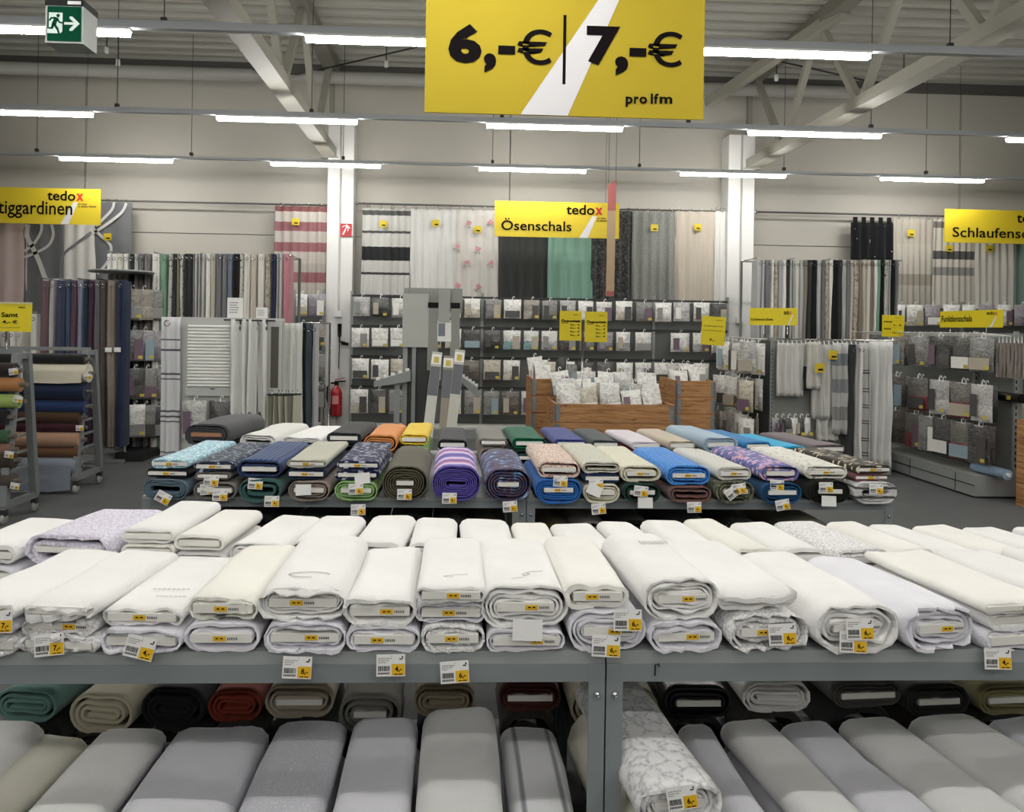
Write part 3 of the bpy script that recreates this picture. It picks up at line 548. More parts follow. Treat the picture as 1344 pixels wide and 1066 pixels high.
# ------------------------------------------------------------------ near table, lower shelf
LZ = .2
Wc = fabric('cream curtain cloth', 'plain', ['#e0ddcd']); Wm = fabric('mottled white cloth', 'mottle', ['#e9e8ec', '#c3c2cc', '#efeef0'], 160); Wg = fabric('white cloth with wavy grey lines', 'stripe', ['#e8e8ea']*14+['#8f9098'], 3.0, (1, .3, .3), dirn='X', dist=1.2)
low = [(-40, 62, 941, W1, 3, 'white net fabric roll', 3), (40, 122, 962, Wc, 2, 'cream fabric bolt', 0), (126, 222, 955, W1, 2, 'white fabric bolt with short stripes', 0), (226, 356, 950, W2, 4, 'wide domed white fabric roll', 2), (360, 458, 945, Wm, 2, 'speckled white fabric bolt', 0), (462, 551, 940, W2, 2, 'smooth white fabric bolt', 1), (554, 652, 927, W1, 3, 'tall white fabric bolt', 2), (656, 732, 952, Wg, 2, 'white fabric bolt with wavy grey lines', 0), (888, 938, 948, W2, 2, 'narrow white fabric bolt beside the lace bolt', 0), (942, 1014, 942, W1, 2, 'white fabric bolt', 0), (1018, 1092, 945, W2, 2, 'cool white fabric bolt', 0), (1096, 1180, 940, W1, 2, 'white fabric bolt with folded corner', 0), (1184, 1286, 935, W1, 2, 'broad white fabric bolt', 1), (1290, 1360, 938, W2, 2, 'white fabric bolt', 0)]
LY = 1.80; LL = .64
for i, (a, b, yr, mt, tn, desc, dome) in enumerate(low):
    Yr = LY+LL; xa, xb = atY(a, yr, Yr).x, atY(b, yr, Yr).x; zt = atY((a+b)/2, yr, Yr).z; hh = zt-LZ; h2 = min(.085+.015*dome, hh-.03); xm = (xa+xb)/2
    side = 'left' if a < 700 else 'right'; n_ = i if a < 700 else i-8; rot = -6 if i == 1 else (-2 if i == 2 else (7 if a > 900 else 0)); sh = -math.sin(math.radians(rot))*LL
    bolt('%s beneath the upper one, %s in %s lower shelf front' % ('white fabric bolt', ordn(n_), side), W2, (xm-sh, LY+.03, LZ+.001), (xb-xa)*.96, hh-h2-.002, LL-.03, math.radians(rot), 1, 300+i, group='white fabric bolts on the lower shelf')
    bolt('%s, %s on top in %s lower shelf front' % (desc, ordn(n_), side), mt, (xm-sh, LY, LZ+hh-h2), xb-xa, h2, LL, math.radians(rot), tn, 330+i, puff=.012, group='white fabric bolts on the lower shelf')
# lace bolt with tag right of the seam, lying over others, and cream one under it
p = atY(878, 1022, 1.80); zz = p.z-.115
bolt('white lace fabric bolt with embroidered scrolls and price tag, beside the table seam', fabric('scroll lace', 'lace', ['#f1f0f0', '#bdbcc0'], 24), (p.x+.025, 1.80, zz), .205, .115, .56, math.radians(6), 4, 351, 'scallop', 0, True, None, ((1, 893, 1032, -8, 1.77),), 'white fabric bolts on the lower shelf', .008, .012)
bolt('cream fabric bolt under the lace bolt beside the table seam', Wc, (p.x+.035, 1.83, LZ+.001), .18, zz-LZ-.003, .6, math.radians(6), 3, 352, group='white fabric bolts on the lower shelf')
# lower shelf, back row
def C(name, hexs): return fabric(name, 'plain', [hexs])
lowb = [(-10, 78, 905, C('teal cloth', '#5f807a'), 'teal fabric bolt', .10), (88, 178, 912, C('sand cloth', '#b8b29c'), 'sand coloured fabric bolt', .12), (182, 270, 905, C('black cloth', '#17181c'), 'black fabric bolt', .12), (272, 345, 906, C('brick red cloth', '#7a3022'), 'brick red fabric bolt', .10), (347, 440, 900, C('beige cloth', '#a39a88'), 'beige fabric bolt with board end', .10), (444, 528, 912, C('grey cloth', '#77766f'), 'grey fabric bolt with dark lining', .12), (542, 626, 900, C('khaki cloth', '#8f8570'), 'khaki fabric bolt', .10), (654, 738, 897, C('maroon cloth', '#54302c'), 'maroon fabric bolt with pink board', .09), (748, 800, 905, C('sand cloth', ''), 'sand fabric bolt behind the seam', .12), (812, 866, 905, C('olive cream cloth', '#8a8672'), 'olive cream fabric bolt', .12), (872, 962, 902, mat('black glossy cloth', '#101014', .25), 'glossy black fabric roll', .10), (974, 1066, 895, W1, 'white towelling fabric roll', .10), (1092, 1186, 896, C('dark grey cloth', '#53524f'), 'dark grey fabric bolt', .08), (1188, 1276, 900, C('charcoal cloth', '#2b2b2b'), 'charcoal fabric bolt with white board', .10), (1282, 1372, 898, C('moss cloth', '#807a58'), 'tilted moss green fabric bolt', .10)]
for i, (a, b, yt, mt, desc, h) in enumerate(lowb):
    Y = 2.50; xa, xb = atY(a, yt, Y).x, atY(b, yt, Y).x; zt = atY((a+b)/2, yt, Y).z; xm = (xa+xb)/2; side = 'left' if a < 780 else 'right'
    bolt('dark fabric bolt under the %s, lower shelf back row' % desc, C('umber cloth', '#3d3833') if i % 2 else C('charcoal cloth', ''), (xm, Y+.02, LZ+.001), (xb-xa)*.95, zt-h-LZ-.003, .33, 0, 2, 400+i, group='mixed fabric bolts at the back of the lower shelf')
    bolt('%s, lower shelf back row' % desc, mt, (xm, Y, zt-h), xb-xa, h, .34, math.radians(-6 if a < 200 else (4 if a > 1000 else 0)), 3, 420+i, board=i in (4, 5, 7, 10, 12, 13, 14), group='mixed fabric bolts at the back of the lower shelf')
# ------------------------------------------------------------------ coloured fabric table
Y1 = FY-.06
P = {
 'aqua': fabric('aqua dotted print', 'dots', ['#93bccd', '#dcf0f5'], 60, thr=.42), 'denim': C('denim cloth', '#5c6f7e'), 'blackc': C('black cotton', '#15161a'),
 'navyw': fabric('navy print with white dashes', 'dash', ['#2a3447', '#b9c3cf'], 30, (1, 2.2, 1), .3), 'greyb': C('grey brown cloth', '#6f6a66'), 'grid': fabric('blue grid weave', 'grid', ['#5673a5', '#2b3a60'], 20, thr=1.5), 'teal': C('dark teal cloth', '#3d625f'),
 'stone': C('stone cloth', '#b9b8a8'), 'navy': fabric('navy small dots', 'dots', ['#1f2a44', '#46557d'], 110, thr=.25), 'taupe': C('taupe cloth', '#8c7f77'), 'whale': fabric('navy print with small whales', 'dash', ['#232a4d', '#d5d9e2'], 28, (1, 1.9, 1), .32), 'lime': C('light green cloth', '#93b877'),
 'olive': C('olive brown cloth', '#54503f'), 'sunset': fabric('purple sunset stripes', 'stripe', ['#5a4fa0', '#8f83c9', '#e6dcec', '#dba0ba', '#7a5aa8'], .95, (.25, 1, .25), dist=1.6), 'floral': fabric('dark blue floral', 'mottle', ['#0f1830', '#27406e', '#5b3b3b', '#4d7fb8', '#dbe6f0'], 20), 'ditsy': fabric('pale pink ditsy print', 'dots', ['#dcc9bb', '#a5443f', '#3b4250', '#c9776b'], 100, thr=.36), 'royal': C('royal blue cloth', '#2f69b4'),
 'sage': fabric('off white print with grey script', 'dash', ['#c9c8b9', '#8f9186'], 50, (1, 3, 1), .22), 'ecru': fabric('ecru print', 'dash', ['#d9d5c1', '#a9a48a'], 50, (1, 3, 1), .2), 'dgreen': C('dark green cloth', '#1e3b35'), 'cobalt': fabric('cobalt mottled cloth', 'mottle', ['#2263b8', '#3f86d6', '#72acd9'], 90), 'rust': fabric('rust multicolour cloth', 'mottle', ['#5b4330', '#8a4b2d', '#56606e', '#7b6a3d'], 60),
 'ash': fabric('pale grey print', 'dots', ['#cdccc4', '#a8a89f'], 60, thr=.18), 'leaf': fabric('olive leaf print', 'mottle', ['#2c3028', '#595d4b', '#a5a48f'], 60), 'lilac': fabric('lilac triangles', 'dash', ['#6e70a8', '#d8a3b4', '#c8b4cf', '#4d5794'], 34, (1, 1.2, 1), .5), 'petrol': C('petrol cloth', '#1c4a70'), 'plants': fabric('white print with plant sprigs', 'dash', ['#dad9cf', '#6d756b', '#b0a48f'], 26, (1, 1.6, 1), .24), 'blackp': fabric('black speckle', 'dots', ['#14140f', '#4c4a30'], 120, thr=.2),
 'camo': fabric('dark brown print with cream dashes', 'dash', ['#352f26', '#d5ccb0'], 20, (1, 2.4, 1), .32), 'mauve': C('mauve cloth', '#7a4c52'), 'zebra': fabric('white and black ripple print', 'stripe', ['#d2d1d1', '#d8d7d6', '#d8d7d6', '#3a393b'], 7, (1, .3, 1), dirn='Z', dist=3), 'knavy': C('dark navy cloth', '#1b2c52')}
far = [
 (186, 250, [(27, 'denim', 4, 'denim blue cloth bolt', 0, -2, .012, ((1, 218, 647, 28),)), (13, 'blackc', 1, 'thin black bolt', 5, -2, 0, ()), (13, 'aqua', 1, 'light aqua dotted bolt', 11, 0, 0, ())], -8),
 (252, 308, [(24, 'greyb', 2, 'grey brown bolt', 0, 4, .010, ((1, 289, 643, 0),)), (12, 'greyb', 1, 'grey bolt with two tags', 2, -4, 0, ((2, 272, 635, -6), (3, 278, 624, 4))), (14, 'navyw', 1, 'navy bolt with white dashes', 0, 0, 0, ())], -6),
 (311, 371, [(28, 'teal', 2, 'dark teal bolt with tag', 0, 0, .02, ((1, 357, 651, 0),)), (25, 'grid', 2, 'blue grid weave bolt', -2, 0, 0, ((1, 336, 628, 4),))], -4),
 (375, 434, [(26, 'taupe', 3, 'taupe bolt with blank card', 2, 0, .012, ((-1, 398, 636, -3),)), (16, 'navy', 2, 'dark navy dotted bolt', 0, -6, 0, ()), (12, 'stone', 1, 'stone grey bolt', 0, -4, 0, ())], -3),
 (438, 499, [(26, 'lime', 3, 'light green bolt', 0, -2, .010, ((1, 467, 635, -2), (2, 470, 662, -2))), (14, 'whale', 2, 'navy whale print bolt with blank card', 0, 0, 0, ((-1, 475, 621, -6),)), (13, 'whale', 1, 'navy whale print bolt', 3, 0, 0, ())], -2),
 (500, 563, [(48, 'olive', 6, 'fat olive brown roll', 0, 0, .006, ((1, 531, 642, 0),))], 0),
 (566, 632, [(48, 'sunset', 7, 'fat purple sunset striped roll', 0, 0, .006, ((1, 590, 647, 0),))], 1),
 (635, 699, [(46, 'floral', 5, 'fat dark blue floral roll', 0, 0, .006, ((1, 669, 658, -4),))], 1),
 (702, 763, [(31, 'royal', 4, 'royal blue bolt with white board', -1, 2, .014, ()), (24, 'ditsy', 2, 'pale pink ditsy print bolt', 2, 0, 0, ((1, 736, 625, 4),))], 2),
 (765, 815, [(24, 'ecru', 3, 'rumpled grey beige bolt', 0, 0, .012, ((1, 785, 661, -6), (-1, 783, 637, 24))), (14, 'knavy', 1, 'thin dark navy bolt with tag', 0, 0, 0, ((1, 782, 629, -4),)), (16, 'sage', 2, 'off white script print bolt', -2, 0, 0, ())], 4),
 (817, 869, [(26, 'dgreen', 2, 'dark green bolt with tag and blank card', 0, 0, .008, ((1, 842, 638, 6), (-1, 847, 653, 1))), (24, 'ecru', 2, 'ecru print bolt', -4, 0, 0, ())], 5),
 (873, 936, [(22, 'rust', 2, 'rust multicolour bolt', 4, 0, .006, ((1, 911, 659, -1),)), (28, 'cobalt', 3, 'cobalt blue mottled bolt', 0, -2, 0, ())], 6),
 (939, 992, [(30, 'leaf', 3, 'olive leaf print bolt with two tags', 0, 0, .010, ((1, 969, 635, -8), (1, 957, 641, -38))), (18, 'ash', 2, 'pale grey print bolt', 0, -4, 0, ())], 7),
 (996, 1055, [(28, 'petrol', 3, 'petrol blue bolt', 2, 0, .010, ((1, 1026, 656, -10),)), (24, 'lilac', 2, 'lilac triangle print bolt', 0, -4, 0, ((1, 1020, 630, 3),))], 8),
 (1059, 1118, [(32, 'blackp', 4, 'black speckled bolt with blank card', 2, 0, .008, ((-1, 1088, 651, 2), (1, 1084, 633, 0))), (20, 'plants', 2, 'white plant sprig print bolt', -4, -4, 0, ())], 9),
 (1120, 1180, [(30, 'zebra', 5, 'white and black rippled roll', 0, 0, .006, ((1, 1150, 635, 2),)), (10, 'mauve', 1, 'thin mauve bolt', 0, -14, 0, ()), (12, 'camo', 1, 'dark brown bolt with cream dashes', 2, -10, 0, ())], 10)]
for i, (a, b, ls, rz) in enumerate(far):
    z = TF+.001; n = len(ls)
    for k, (hp, mk, tn, desc, o0, o1, sg, tgs) in enumerate(ls):
        h = hp*Y1/F*.93; Yk = Y1+.012*(k % 2)+.01*k; xa, xb = atY(a+o0, 640, Yk).x, atY(b+o1, 640, Yk).x; where = {0: 'bottom', n-1: 'top'}.get(k, 'middle')
        lab = '%s, %s of %s coloured front stack' % (desc, where, ordn(i)) if n > 1 else '%s, %s coloured front spot' % (desc, ordn(i))
        bolt(lab, P[mk], ((xa+xb)/2, Yk, z), xb-xa-.004, h, .64+R.uniform(-.02, .02), math.radians(rz*.45+R.uniform(-.5, .5)), tn, 500+i*5+k, 'plain', sg, mk not in ('sunset', 'zebra', 'denim', 'teal', 'rust', 'sage'), -.02 if not tgs else None, tgs, 'coloured fabric bolts on the far table', .007, bh=min(.02, h*.35)); z += h+.0012
Y2b = FY+.86
backf = [(240, 302, 557, 27, 'dark grey bolt with cardboard core', C('anthracite cloth', '#47474a'), 4, -12), (313, 364, 570, 20, 'white bolt with fine print', fabric('white fine print', 'dots', ['#dfdeda', '#a9a9a5'], 70, thr=.15), 3, -14), (367, 424, 574, 18, 'plain white bolt', W1, 3, -14), (428, 475, 568, 14, 'black bolt with small lettering print', fabric('black lettering print', 'dots', ['#1f2124', '#7b7d80'], 110, thr=.2), 1, -6), (477, 522, 571, 22, 'orange bolt', C('orange cloth', '#d98f51'), 3, -4), (524, 563, 570, 14, 'yellow bolt', C('yellow cloth', '#e9c63b'), 2, -2), (574, 614, 577, 14, 'anthracite bolt with white board', C('slate black cloth', '#35363a'), 2, 0), (628, 667, 576, 10, 'mid grey bolt', C('mid grey cloth', '#777670'), 1, 1), (672, 718, 575, 14, 'bottle green bolt', C('bottle green cloth', '#0b5c41'), 2, 3), (728, 771, 577, 12, 'indigo blue bolt', C('indigo cloth', '#3b4685'), 2, 4), (776, 814, 578, 12, 'slate grey bolt', C('slate cloth', '#434a4c'), 2, 5), (828, 868, 580, 10, 'pale pink white bolt', C('pale pink cloth', '#d6ced5'), 2, 8), (876, 914, 579, 12, 'beige bolt with white board', C('light beige cloth', '#bfb3a1'), 2, 9), (922, 970, 574, 20, 'light blue denim bolt', C('light denim', '#9fb3c4'), 3, 12), (976, 1013, 580, 12, 'mid blue bolt', C('mid blue cloth', '#2374ad'), 1, 14), (1018, 1062, 586, 12, 'cyan bolt', C('cyan cloth', '#1ea3cf'), 1, 16), (1066, 1112, 584, 12, 'mauve grey bolt', C('mauve grey cloth', '#6d6265'), 2, 18)]
under = ['blackc', 'stone', 'stone', 'blackc', 'rust', 'lime', 'ecru', 'taupe', 'dgreen', 'knavy', 'blackc', 'mag', 'olive', 'knavy', 'mauve', 'petrol', 'mauve']; P['mag'] = C('magenta cloth', '#8f1b3f')
un = ['black', 'stone grey', 'stone white', 'black', 'rust', 'light green', 'ecru', 'taupe', 'dark green', 'navy', 'black', 'magenta', 'olive', 'navy', 'mauve', 'petrol', 'mauve']
for i, (a, b, yt, hp, desc, mt, tn, rz) in enumerate(backf):
    xa, xb = atY(a, yt, Y2b).x, atY(b, yt, Y2b).x; zt = atY((a+b)/2, yt, Y2b).z; h = hp*Y2b/F; xm = (xa+xb)/2; rot = math.radians(rz*.6); h0 = zt-h-TF-.003
    mu = P[under[i]]
    bolt('%s bolt under the %s, coloured back row' % (un[i], desc.split(' with')[0]), mu, (xm, Y2b+.01, TF+.001), (xb-xa)*1.02, h0, .56, rot, 2, 700+i, group='coloured fabric bolts on the far table', board=i % 2 == 0)
    bolt('%s, coloured back row' % desc, mt, (xm, Y2b, TF+.003+h0), xb-xa, h, .6, rot, tn, 720+i, group='coloured fabric bolts on the far table', board=i not in (1, 2, 4), bm=mat('cardboard', '#a5765a', .8) if i == 0 else None, puff=.010 if tn > 2 else .005, bh=min(.022, h*.4))
# far table, lower shelf
lowf = [(200, 252, 'slim black roll at left', P['blackc']), (256, 305, 'maroon roll', C('dark maroon', '#33191d')), (308, 366, 'black roll right of the maroon one', P['blackc']), (370, 436, 'black roll in the left half', P['blackc']), (440, 500, 'black folded bolt', P['blackc']), (504, 566, 'ink black roll', P['blackc']), (570, 616, 'black bolt', P['blackc']), (620, 668, 'grey olive bolt', C('grey olive cloth', '#4d4c44')), (708, 752, 'ochre brown bolt', C('ochre cloth', '#5d4a22')), (756, 800, 'grey white bolt', C('grey white cloth', '#85837c')), (804, 866, 'black roll beyond the seam', P['blackc']), (870, 948, 'dark green black roll', P['dgreen']), (955, 1022, 'black roll with white stars', fabric('black with white stars', 'dots', ['#16171a', '#b8b8b8'], 30, thr=.16)), (1030, 1098, 'khaki white bolt', C('khaki white cloth', '#8d8a78'))]
for i, (a, b, desc, mt) in enumerate(lowf):
    Y = FY+.06+.04*(i % 3); xa, xb = atY(a, 670, Y).x, atY(b, 670, Y).x; zt = .60+.03*((i*7) % 4)/3; zm = .201+(zt-.202)*.5
    bolt('dark bolt beneath the %s, lower shelf of coloured table' % desc, P['blackc'], ((xa+xb)/2, Y+.02, .201), xb-xa, zm-.203, .8, 0, 3, 790+i, board=False, group='rolls under the coloured fabric table')
    bolt('%s, upper one on lower shelf of coloured table' % desc, mt, ((xa+xb)/2, Y, zm), xb-xa, zt-zm, .8, 0, 4, 760+i, board=False, group='rolls under the coloured fabric table')
# ------------------------------------------------------------------ curtains on the back wall
RY = WY-.22
def rod(pa, pb, lab):
    a, b = atY(*pa, RY), atY(*pb, RY); b.z = a.z = (a.z+b.z)/2
    t = thing('curtain_rod', lab, 'curtain rod', a); Ln = b.x-a.x
    MB().tube([(0,0,0), (Ln,0,0)], .015, 8).build('pole', mat('dark rod metal', '#5c5a56', .4), t)
    n = max(2, int(Ln/1.3))
    for k in range(n+1): x = .1+(Ln-.2)*k/n; MB().tube([(x,0,.0), (x,.12,.03), (x,.21,.03)], .01, 6).build('bracket', mat('dark rod metal', ''), t)
    for x in (0, Ln): MB().lathe([(0,-.03), (.024,-.015), (.024,.015), (0,.03)], 8).build('end_knob', M_chrome, t, (x,0,0), (0, math.radians(90), 0))
rod((60, 260), (432, 271), 'dark metal curtain rod left of the left pillar'); rod((468, 268), (952, 277), 'dark metal curtain rod between both pillars'); rod((992, 279), (1420, 287), 'dark metal curtain rod right of the right pillar')
def curtain(px0, px1, py0, py1, mt, lab, folds=5, amp=.02, tagpx=None, head='rings', seed=0, Y=None, name='curtain', hm=None):
    Y = Y or RY-.05; a, b = atY(px0, py0, Y), atY(px1, py1, Y); W = b.x-a.x; H = a.z-atY(px0, py1, Y).z; t = thing(name, lab, 'curtain', (a.x, Y, a.z-H)); r = random.Random(seed); ph = r.uniform(0, 6)
    def fn(u, v):
        y = amp*math.sin(u*folds*2*math.pi+ph)*(.6+.4*(1-v))+.3*amp*math.sin(u*folds*4.7+v*2+ph)+noise.noise(Vector((u*4, v*3, seed)))*amp*.8
        return (u*W+.01*math.sin(v*3+ph)*(1-v), y, v*H)
    mb = MB().grid(fn, folds*8, 14); o = mb.build('cloth', mt, t)
    m = o.modifiers.new('thickness', 'SOLIDIFY'); m.thickness = .004
    if head == 'rings':
        for k in range(4):
            x = W*(k+.5)/4; MB().tube([(x+.022*math.cos(q*.785), -.0, H+.02+.03*math.sin(q*.785)) for q in range(9)], .004, 5, caps=False).build('curtain_ring', M_chrome, t)
    elif head == 'tabs':
        for k in range(5): x = W*(k+.5)/5; MB().box(x-.03, x+.03, -.012, .012, H-.002, H+.085).build('tab', mt, t)
    if tagpx:
        p = atY(*tagpx, Y-.05); MB().box(-.055, .055, 0, .002, -.05, .05, 0).quad((-.02,-.001,-.03), (.035,-.001,-.03), (.035,-.001,-.01), (-.02,-.001,-.01), 1).build('price_card', [M_yellow, M_ink], t, (p.x-a.x, -.05, p.z-(a.z-H)), (0, math.radians(r.uniform(-6, 6)), 0))
    return t
sh = lambda n, c: mat(n, c, .85, var=.05, vscale=5, alpha=.93)
def ribbon(par, Y, polys, wpx, m, name='swirl_print', dy=-.03):
    ox, oz = par.location.x, par.location.z; mb = MB()
    for P_ in polys:
        pts = [atY(x_, y_, Y) for x_, y_ in P_]; fine = []
        for k in range(len(pts)-1):
            p0, p1, p2, p3 = pts[max(k-1, 0)], pts[k], pts[k+1], pts[min(k+2, len(pts)-1)]
            for q in range(6):
                u = q/6; fine.append(.5*((2*p1)+(p2-p0)*u+(2*p0-5*p1+4*p2-p3)*u*u+(3*p1-p0-3*p2+p3)*u**3))
        fine.append(pts[-1]); hw = wpx*Y/F/2; prev = None
        for k, p_ in enumerate(fine):
            d = fine[min(k+1, len(fine)-1)]-fine[max(k-1, 0)]; n_ = Vector((-d.z, 0, d.x)).normalized()*hw; a_, b_ = p_-n_, p_+n_
            cur = ((a_.x-ox, dy, a_.z-oz), (b_.x-ox, dy, b_.z-oz))
            if prev: mb.quad(prev[0], cur[0], cur[1], prev[1])
            prev = cur
    mb.build(name, m, par)
M_sw = mat('pale swirl ink', '#c6c6c2', .85); M_swd = mat('grey swirl ink', '#77777a', .85)
curtain(-26, 33, 263, 470, C('dusty pink cloth', '#c3b1ac'), 'dusty pink curtain at the far left under the sign', 3, .012, seed=1)
cw = curtain(33, 82, 263, 470, C('swirl grey cloth', '#6d6e70'), 'grey curtain with pale swirls right of the dusty pink one', 2, .012, seed=2); ribbon(cw, cw.location.y, [[(38,295),(37,310),(43,323),(52,342),(63,372)]], 6, M_sw); ribbon(cw, cw.location.y, [[(56,294),(55,305),(46,320),(34,330)], [(69,295),(71,310),(62,325),(34,338)]], 3.5, M_sw)
cw = curtain(80, 124, 263, 430, sh('sheer white a', '#d8d6d1'), 'plain white curtain between two grey swirl curtains', 3, .015, seed=3); ribbon(cw, cw.location.y, [[(121,305),(104,318),(86,333),(81,351),(81,372)]], 3, M_swd)
cw = curtain(122, 171, 265, 420, C('swirl grey cloth', ''), 'grey swirl curtain at the right end of the left sign', 2, .012, (141, 311), seed=4); ribbon(cw, cw.location.y, [[(151,266),(147,277),(127,297)], [(167,267),(160,280),(138,297),(124,306)], [(124,301),(138,314),(147,325),(142,344),(129,360)]], 3.5, M_sw)
curtain(361, 427, 270, 420, bands('wine stripes', [(0, '#b5aea6'), (.1, '#8f5f63'), (.2, '#b5aea6'), (.33, '#8f5f63'), (.42, '#a9a29b'), (.5, '#b5aea6'), (.60, '#8f5f63'), (.68, '#b5aea6'), (.78, '#8f5f63'), (.86, '#b9b3ab'), (.95, '#7d4f4e')]), 'white curtain with wine red stripes left of the left pillar', 6, .025, (388, 291), seed=5)
curtain(476, 537, 273, 410, bands('black stripes', [(0, '#242426'), (.17, '#c2c1bc'), (.36, '#3b3b3c'), (.385, '#c2c1bc'), (.50, '#222224'), (.63, '#c2c1bc'), (.76, '#4b4b4a'), (.785, '#c2c1bc'), (.93, '#4f4f4c'), (.98, '#b9b8b3')]), 'white curtain with black stripes right of the left pillar', 7, .022, (503, 294), seed=6)
curtain(538, 598, 274, 410, sh('sheer white b', '#d9d8d4'), 'sheer white curtain left of the floral one', 6, .022, (572, 293), seed=7)
cw = curtain(598, 655, 275, 410, sh('floral ground', '#d3cfc9'), 'white curtain with pink flowers left of the middle sign', 5, .02, (627, 301), seed=8)
for k_, (fx, fy) in enumerate(((615,293), (644,292), (627,327), (613,345), (645,345), (628,377), (601,375), (601,324))):
    p = atY(fx, fy, cw.location.y); mb = MB(); r_ = random.Random(k_)
    for q in range(6):
        an = q*1.047+r_.uniform(-.2, .2); ln = r_.uniform(.03, .05); c0 = Vector((math.cos(an), 0, math.sin(an))); n0 = Vector((-c0.z, 0, c0.x)); mb.poly([tuple(c0*u*ln+n0*v*ln+Vector((0, -.001*q, 0))) for u, v in ((.1, 0), (.5, -.32), (.95, -.22), (1.1, 0), (.95, .22), (.5, .32))], 0)
    for q in range(3): an = -1.2-q*.6+r_.uniform(-.3, .3); c0 = Vector((math.cos(an), 0, math.sin(an))); n0 = Vector((-c0.z, 0, c0.x)); mb.poly([tuple(c0*u*.08+n0*v*.08) for u, v in ((.5, 0), (.8, -.12), (1.2, 0), (.8, .12))], 1)
    mb.build('flower_print', [mat('flower pink', '#c9888c', .85), mat('flower leaf grey', '#9a9a92', .85)], cw, (p.x-cw.location.x, -.04, p.z-cw.location.z))
curtain(655, 720, 275, 410, C('anthracite curtain', '#3f403f'), 'anthracite curtain under the middle sign', 5, .03, seed=9)
curtain(720, 777, 276, 410, C('sage green curtain', '#83a898'), 'sage green curtain under the middle sign', 4, .03, seed=10)
curtain(777, 830, 276, 410, fabric('black grey damask', 'mottle', ['#2a2a2a', '#3a3a39', '#737370'], 26), 'dark damask curtain behind the narrow banner', 5, .03, seed=11)
curtain(830, 886, 277, 410, fabric('heather grey curtain', 'mottle', ['#6d6f6c', '#868783', '#94958f'], 60), 'heather grey curtain left of the beige one', 5, .03, (859, 299), seed=12)
curtain(886, 938, 277, 410, C('beige curtain', '#b9b0a2'), 'beige curtain left of the right pillar', 4, .025, (916, 298), seed=13); curtain(939, 951, 277, 410, sh('sheer white b', ''), 'narrow white curtain edge beside the right pillar', 2, .02, seed=14)
curtain(1117, 1171, 292, 380, fabric('black with silver stars', 'dots', ['#0d0d10', '#d0d0d0'], 11, (1, .02, 1), thr=.1), 'black tab-top curtain with silver stars', 5, .02, seed=15, head='tabs')
curtain(1172, 1224, 286, 420, bands('taupe ombre', [(0, '#a5a095'), (.34, '#8f897d'), (.45, '#b0aba0'), (.75, '#aaa498')]), 'taupe sheer curtain right of the black one', 7, .02, (1196, 306), seed=16)
curtain(1225, 1278, 287, 420, bands('grey block stripes', [(0, '#bdb9ae'), (.44, '#858480'), (.52, '#bdb9ae'), (.60, '#4f4f50'), (.68, '#bdb9ae'), (.91, '#6f6967'), (.97, '#bdb9ae')]), 'white curtain with grey block stripes under right sign', 7, .018, (1246, 326), seed=17)
curtain(1279, 1331, 287, 420, sh('sheer white c', '#d0cdc5'), 'sheer white curtain under the right sign', 6, .02, (1299, 326), seed=18); curtain(1332, 1390, 287, 420, C('grey green curtain', '#7c9189'), 'grey green curtain at the right edge', 4, .02, seed=19)
# ------------------------------------------------------------------ curtain packages
PK = []
def pk_mat(i, top, bot):
    n = 'package film %d' % i
    if n in MATS: return MATS[n]
    m, nt, b = base(n); Lk = nt.links; b.inputs['Roughness'].default_value = .35; b.inputs['Coat Weight'].default_value = .35; b.inputs['Coat Roughness'].default_value = .18
    tc = node(nt, 'ShaderNodeTexCoord'); s = node(nt, 'ShaderNodeSeparateXYZ'); Lk.new(tc.outputs['Generated'], s.inputs[0])
    nz = node(nt, 'ShaderNodeTexNoise'); nz.inputs['Scale'].default_value = 24; nz.inputs['Detail'].default_value = 3; nz.inputs['Distortion'].default_value = .8; oi = node(nt, 'ShaderNodeObjectInfo'); ad = node(nt, 'ShaderNodeVectorMath', operation='ADD'); Lk.new(tc.outputs['Object'], ad.inputs[0]); Lk.new(oi.outputs['Random'], ad.inputs[1]); Lk.new(ad.outputs[0], nz.inputs['Vector'])
    r = ramp(nt, [(0, bot), (.44, top)]); Lk.new(s.outputs[2], r.inputs[0])
    r2 = ramp(nt, [(.33, '#7d7d7b'), (.55, '#ffffff')], False); Lk.new(nz.outputs['Fac'], r2.inputs[0])  # light and dark noise in the colour imitates highlights on crinkled film
    mx = node(nt, 'ShaderNodeMix', data_type='RGBA', blend_type='MULTIPLY'); mx.inputs[0].default_value = .42; Lk.new(r.outputs[0], mx.inputs[6]); Lk.new(r2.outputs[0], mx.inputs[7]); Lk.new(mx.outputs[2], b.inputs['Base Color'])
    bp = node(nt, 'ShaderNodeBump'); bp.inputs['Strength'].default_value = .8; bp.inputs['Distance'].default_value = .02; Lk.new(nz.outputs['Fac'], bp.inputs['Height']); Lk.new(bp.outputs[0], b.inputs['Normal'])
    MATS[n] = m; return m
PKC = [('grey and white', '#e0dfdb', '#b5b5b2'), ('silver grey', '#b9b8b5', '#d0cfcc'), ('charcoal', '#5b5a58', '#3d3c3b'), ('white', '#efeeea', '#e8e6e1'), ('taupe', '#9c968c', '#b2aba0'), ('white and beige', '#ecebe6', '#d2cabc'), ('white and turquoise', '#dcdcd8', '#8fb3b5'), ('anthracite', '#4a4a49', '#5f5e5c'), ('grey', '#8d8c89', '#83827e'), ('cream', '#cdc7b6', '#c4bca8'), ('red lined grey', '#77746f', '#8c3f45'), ('lilac grey', '#a7a1a6', '#8d8690'), ('mud brown', '#6f6860', '#5d564f')]
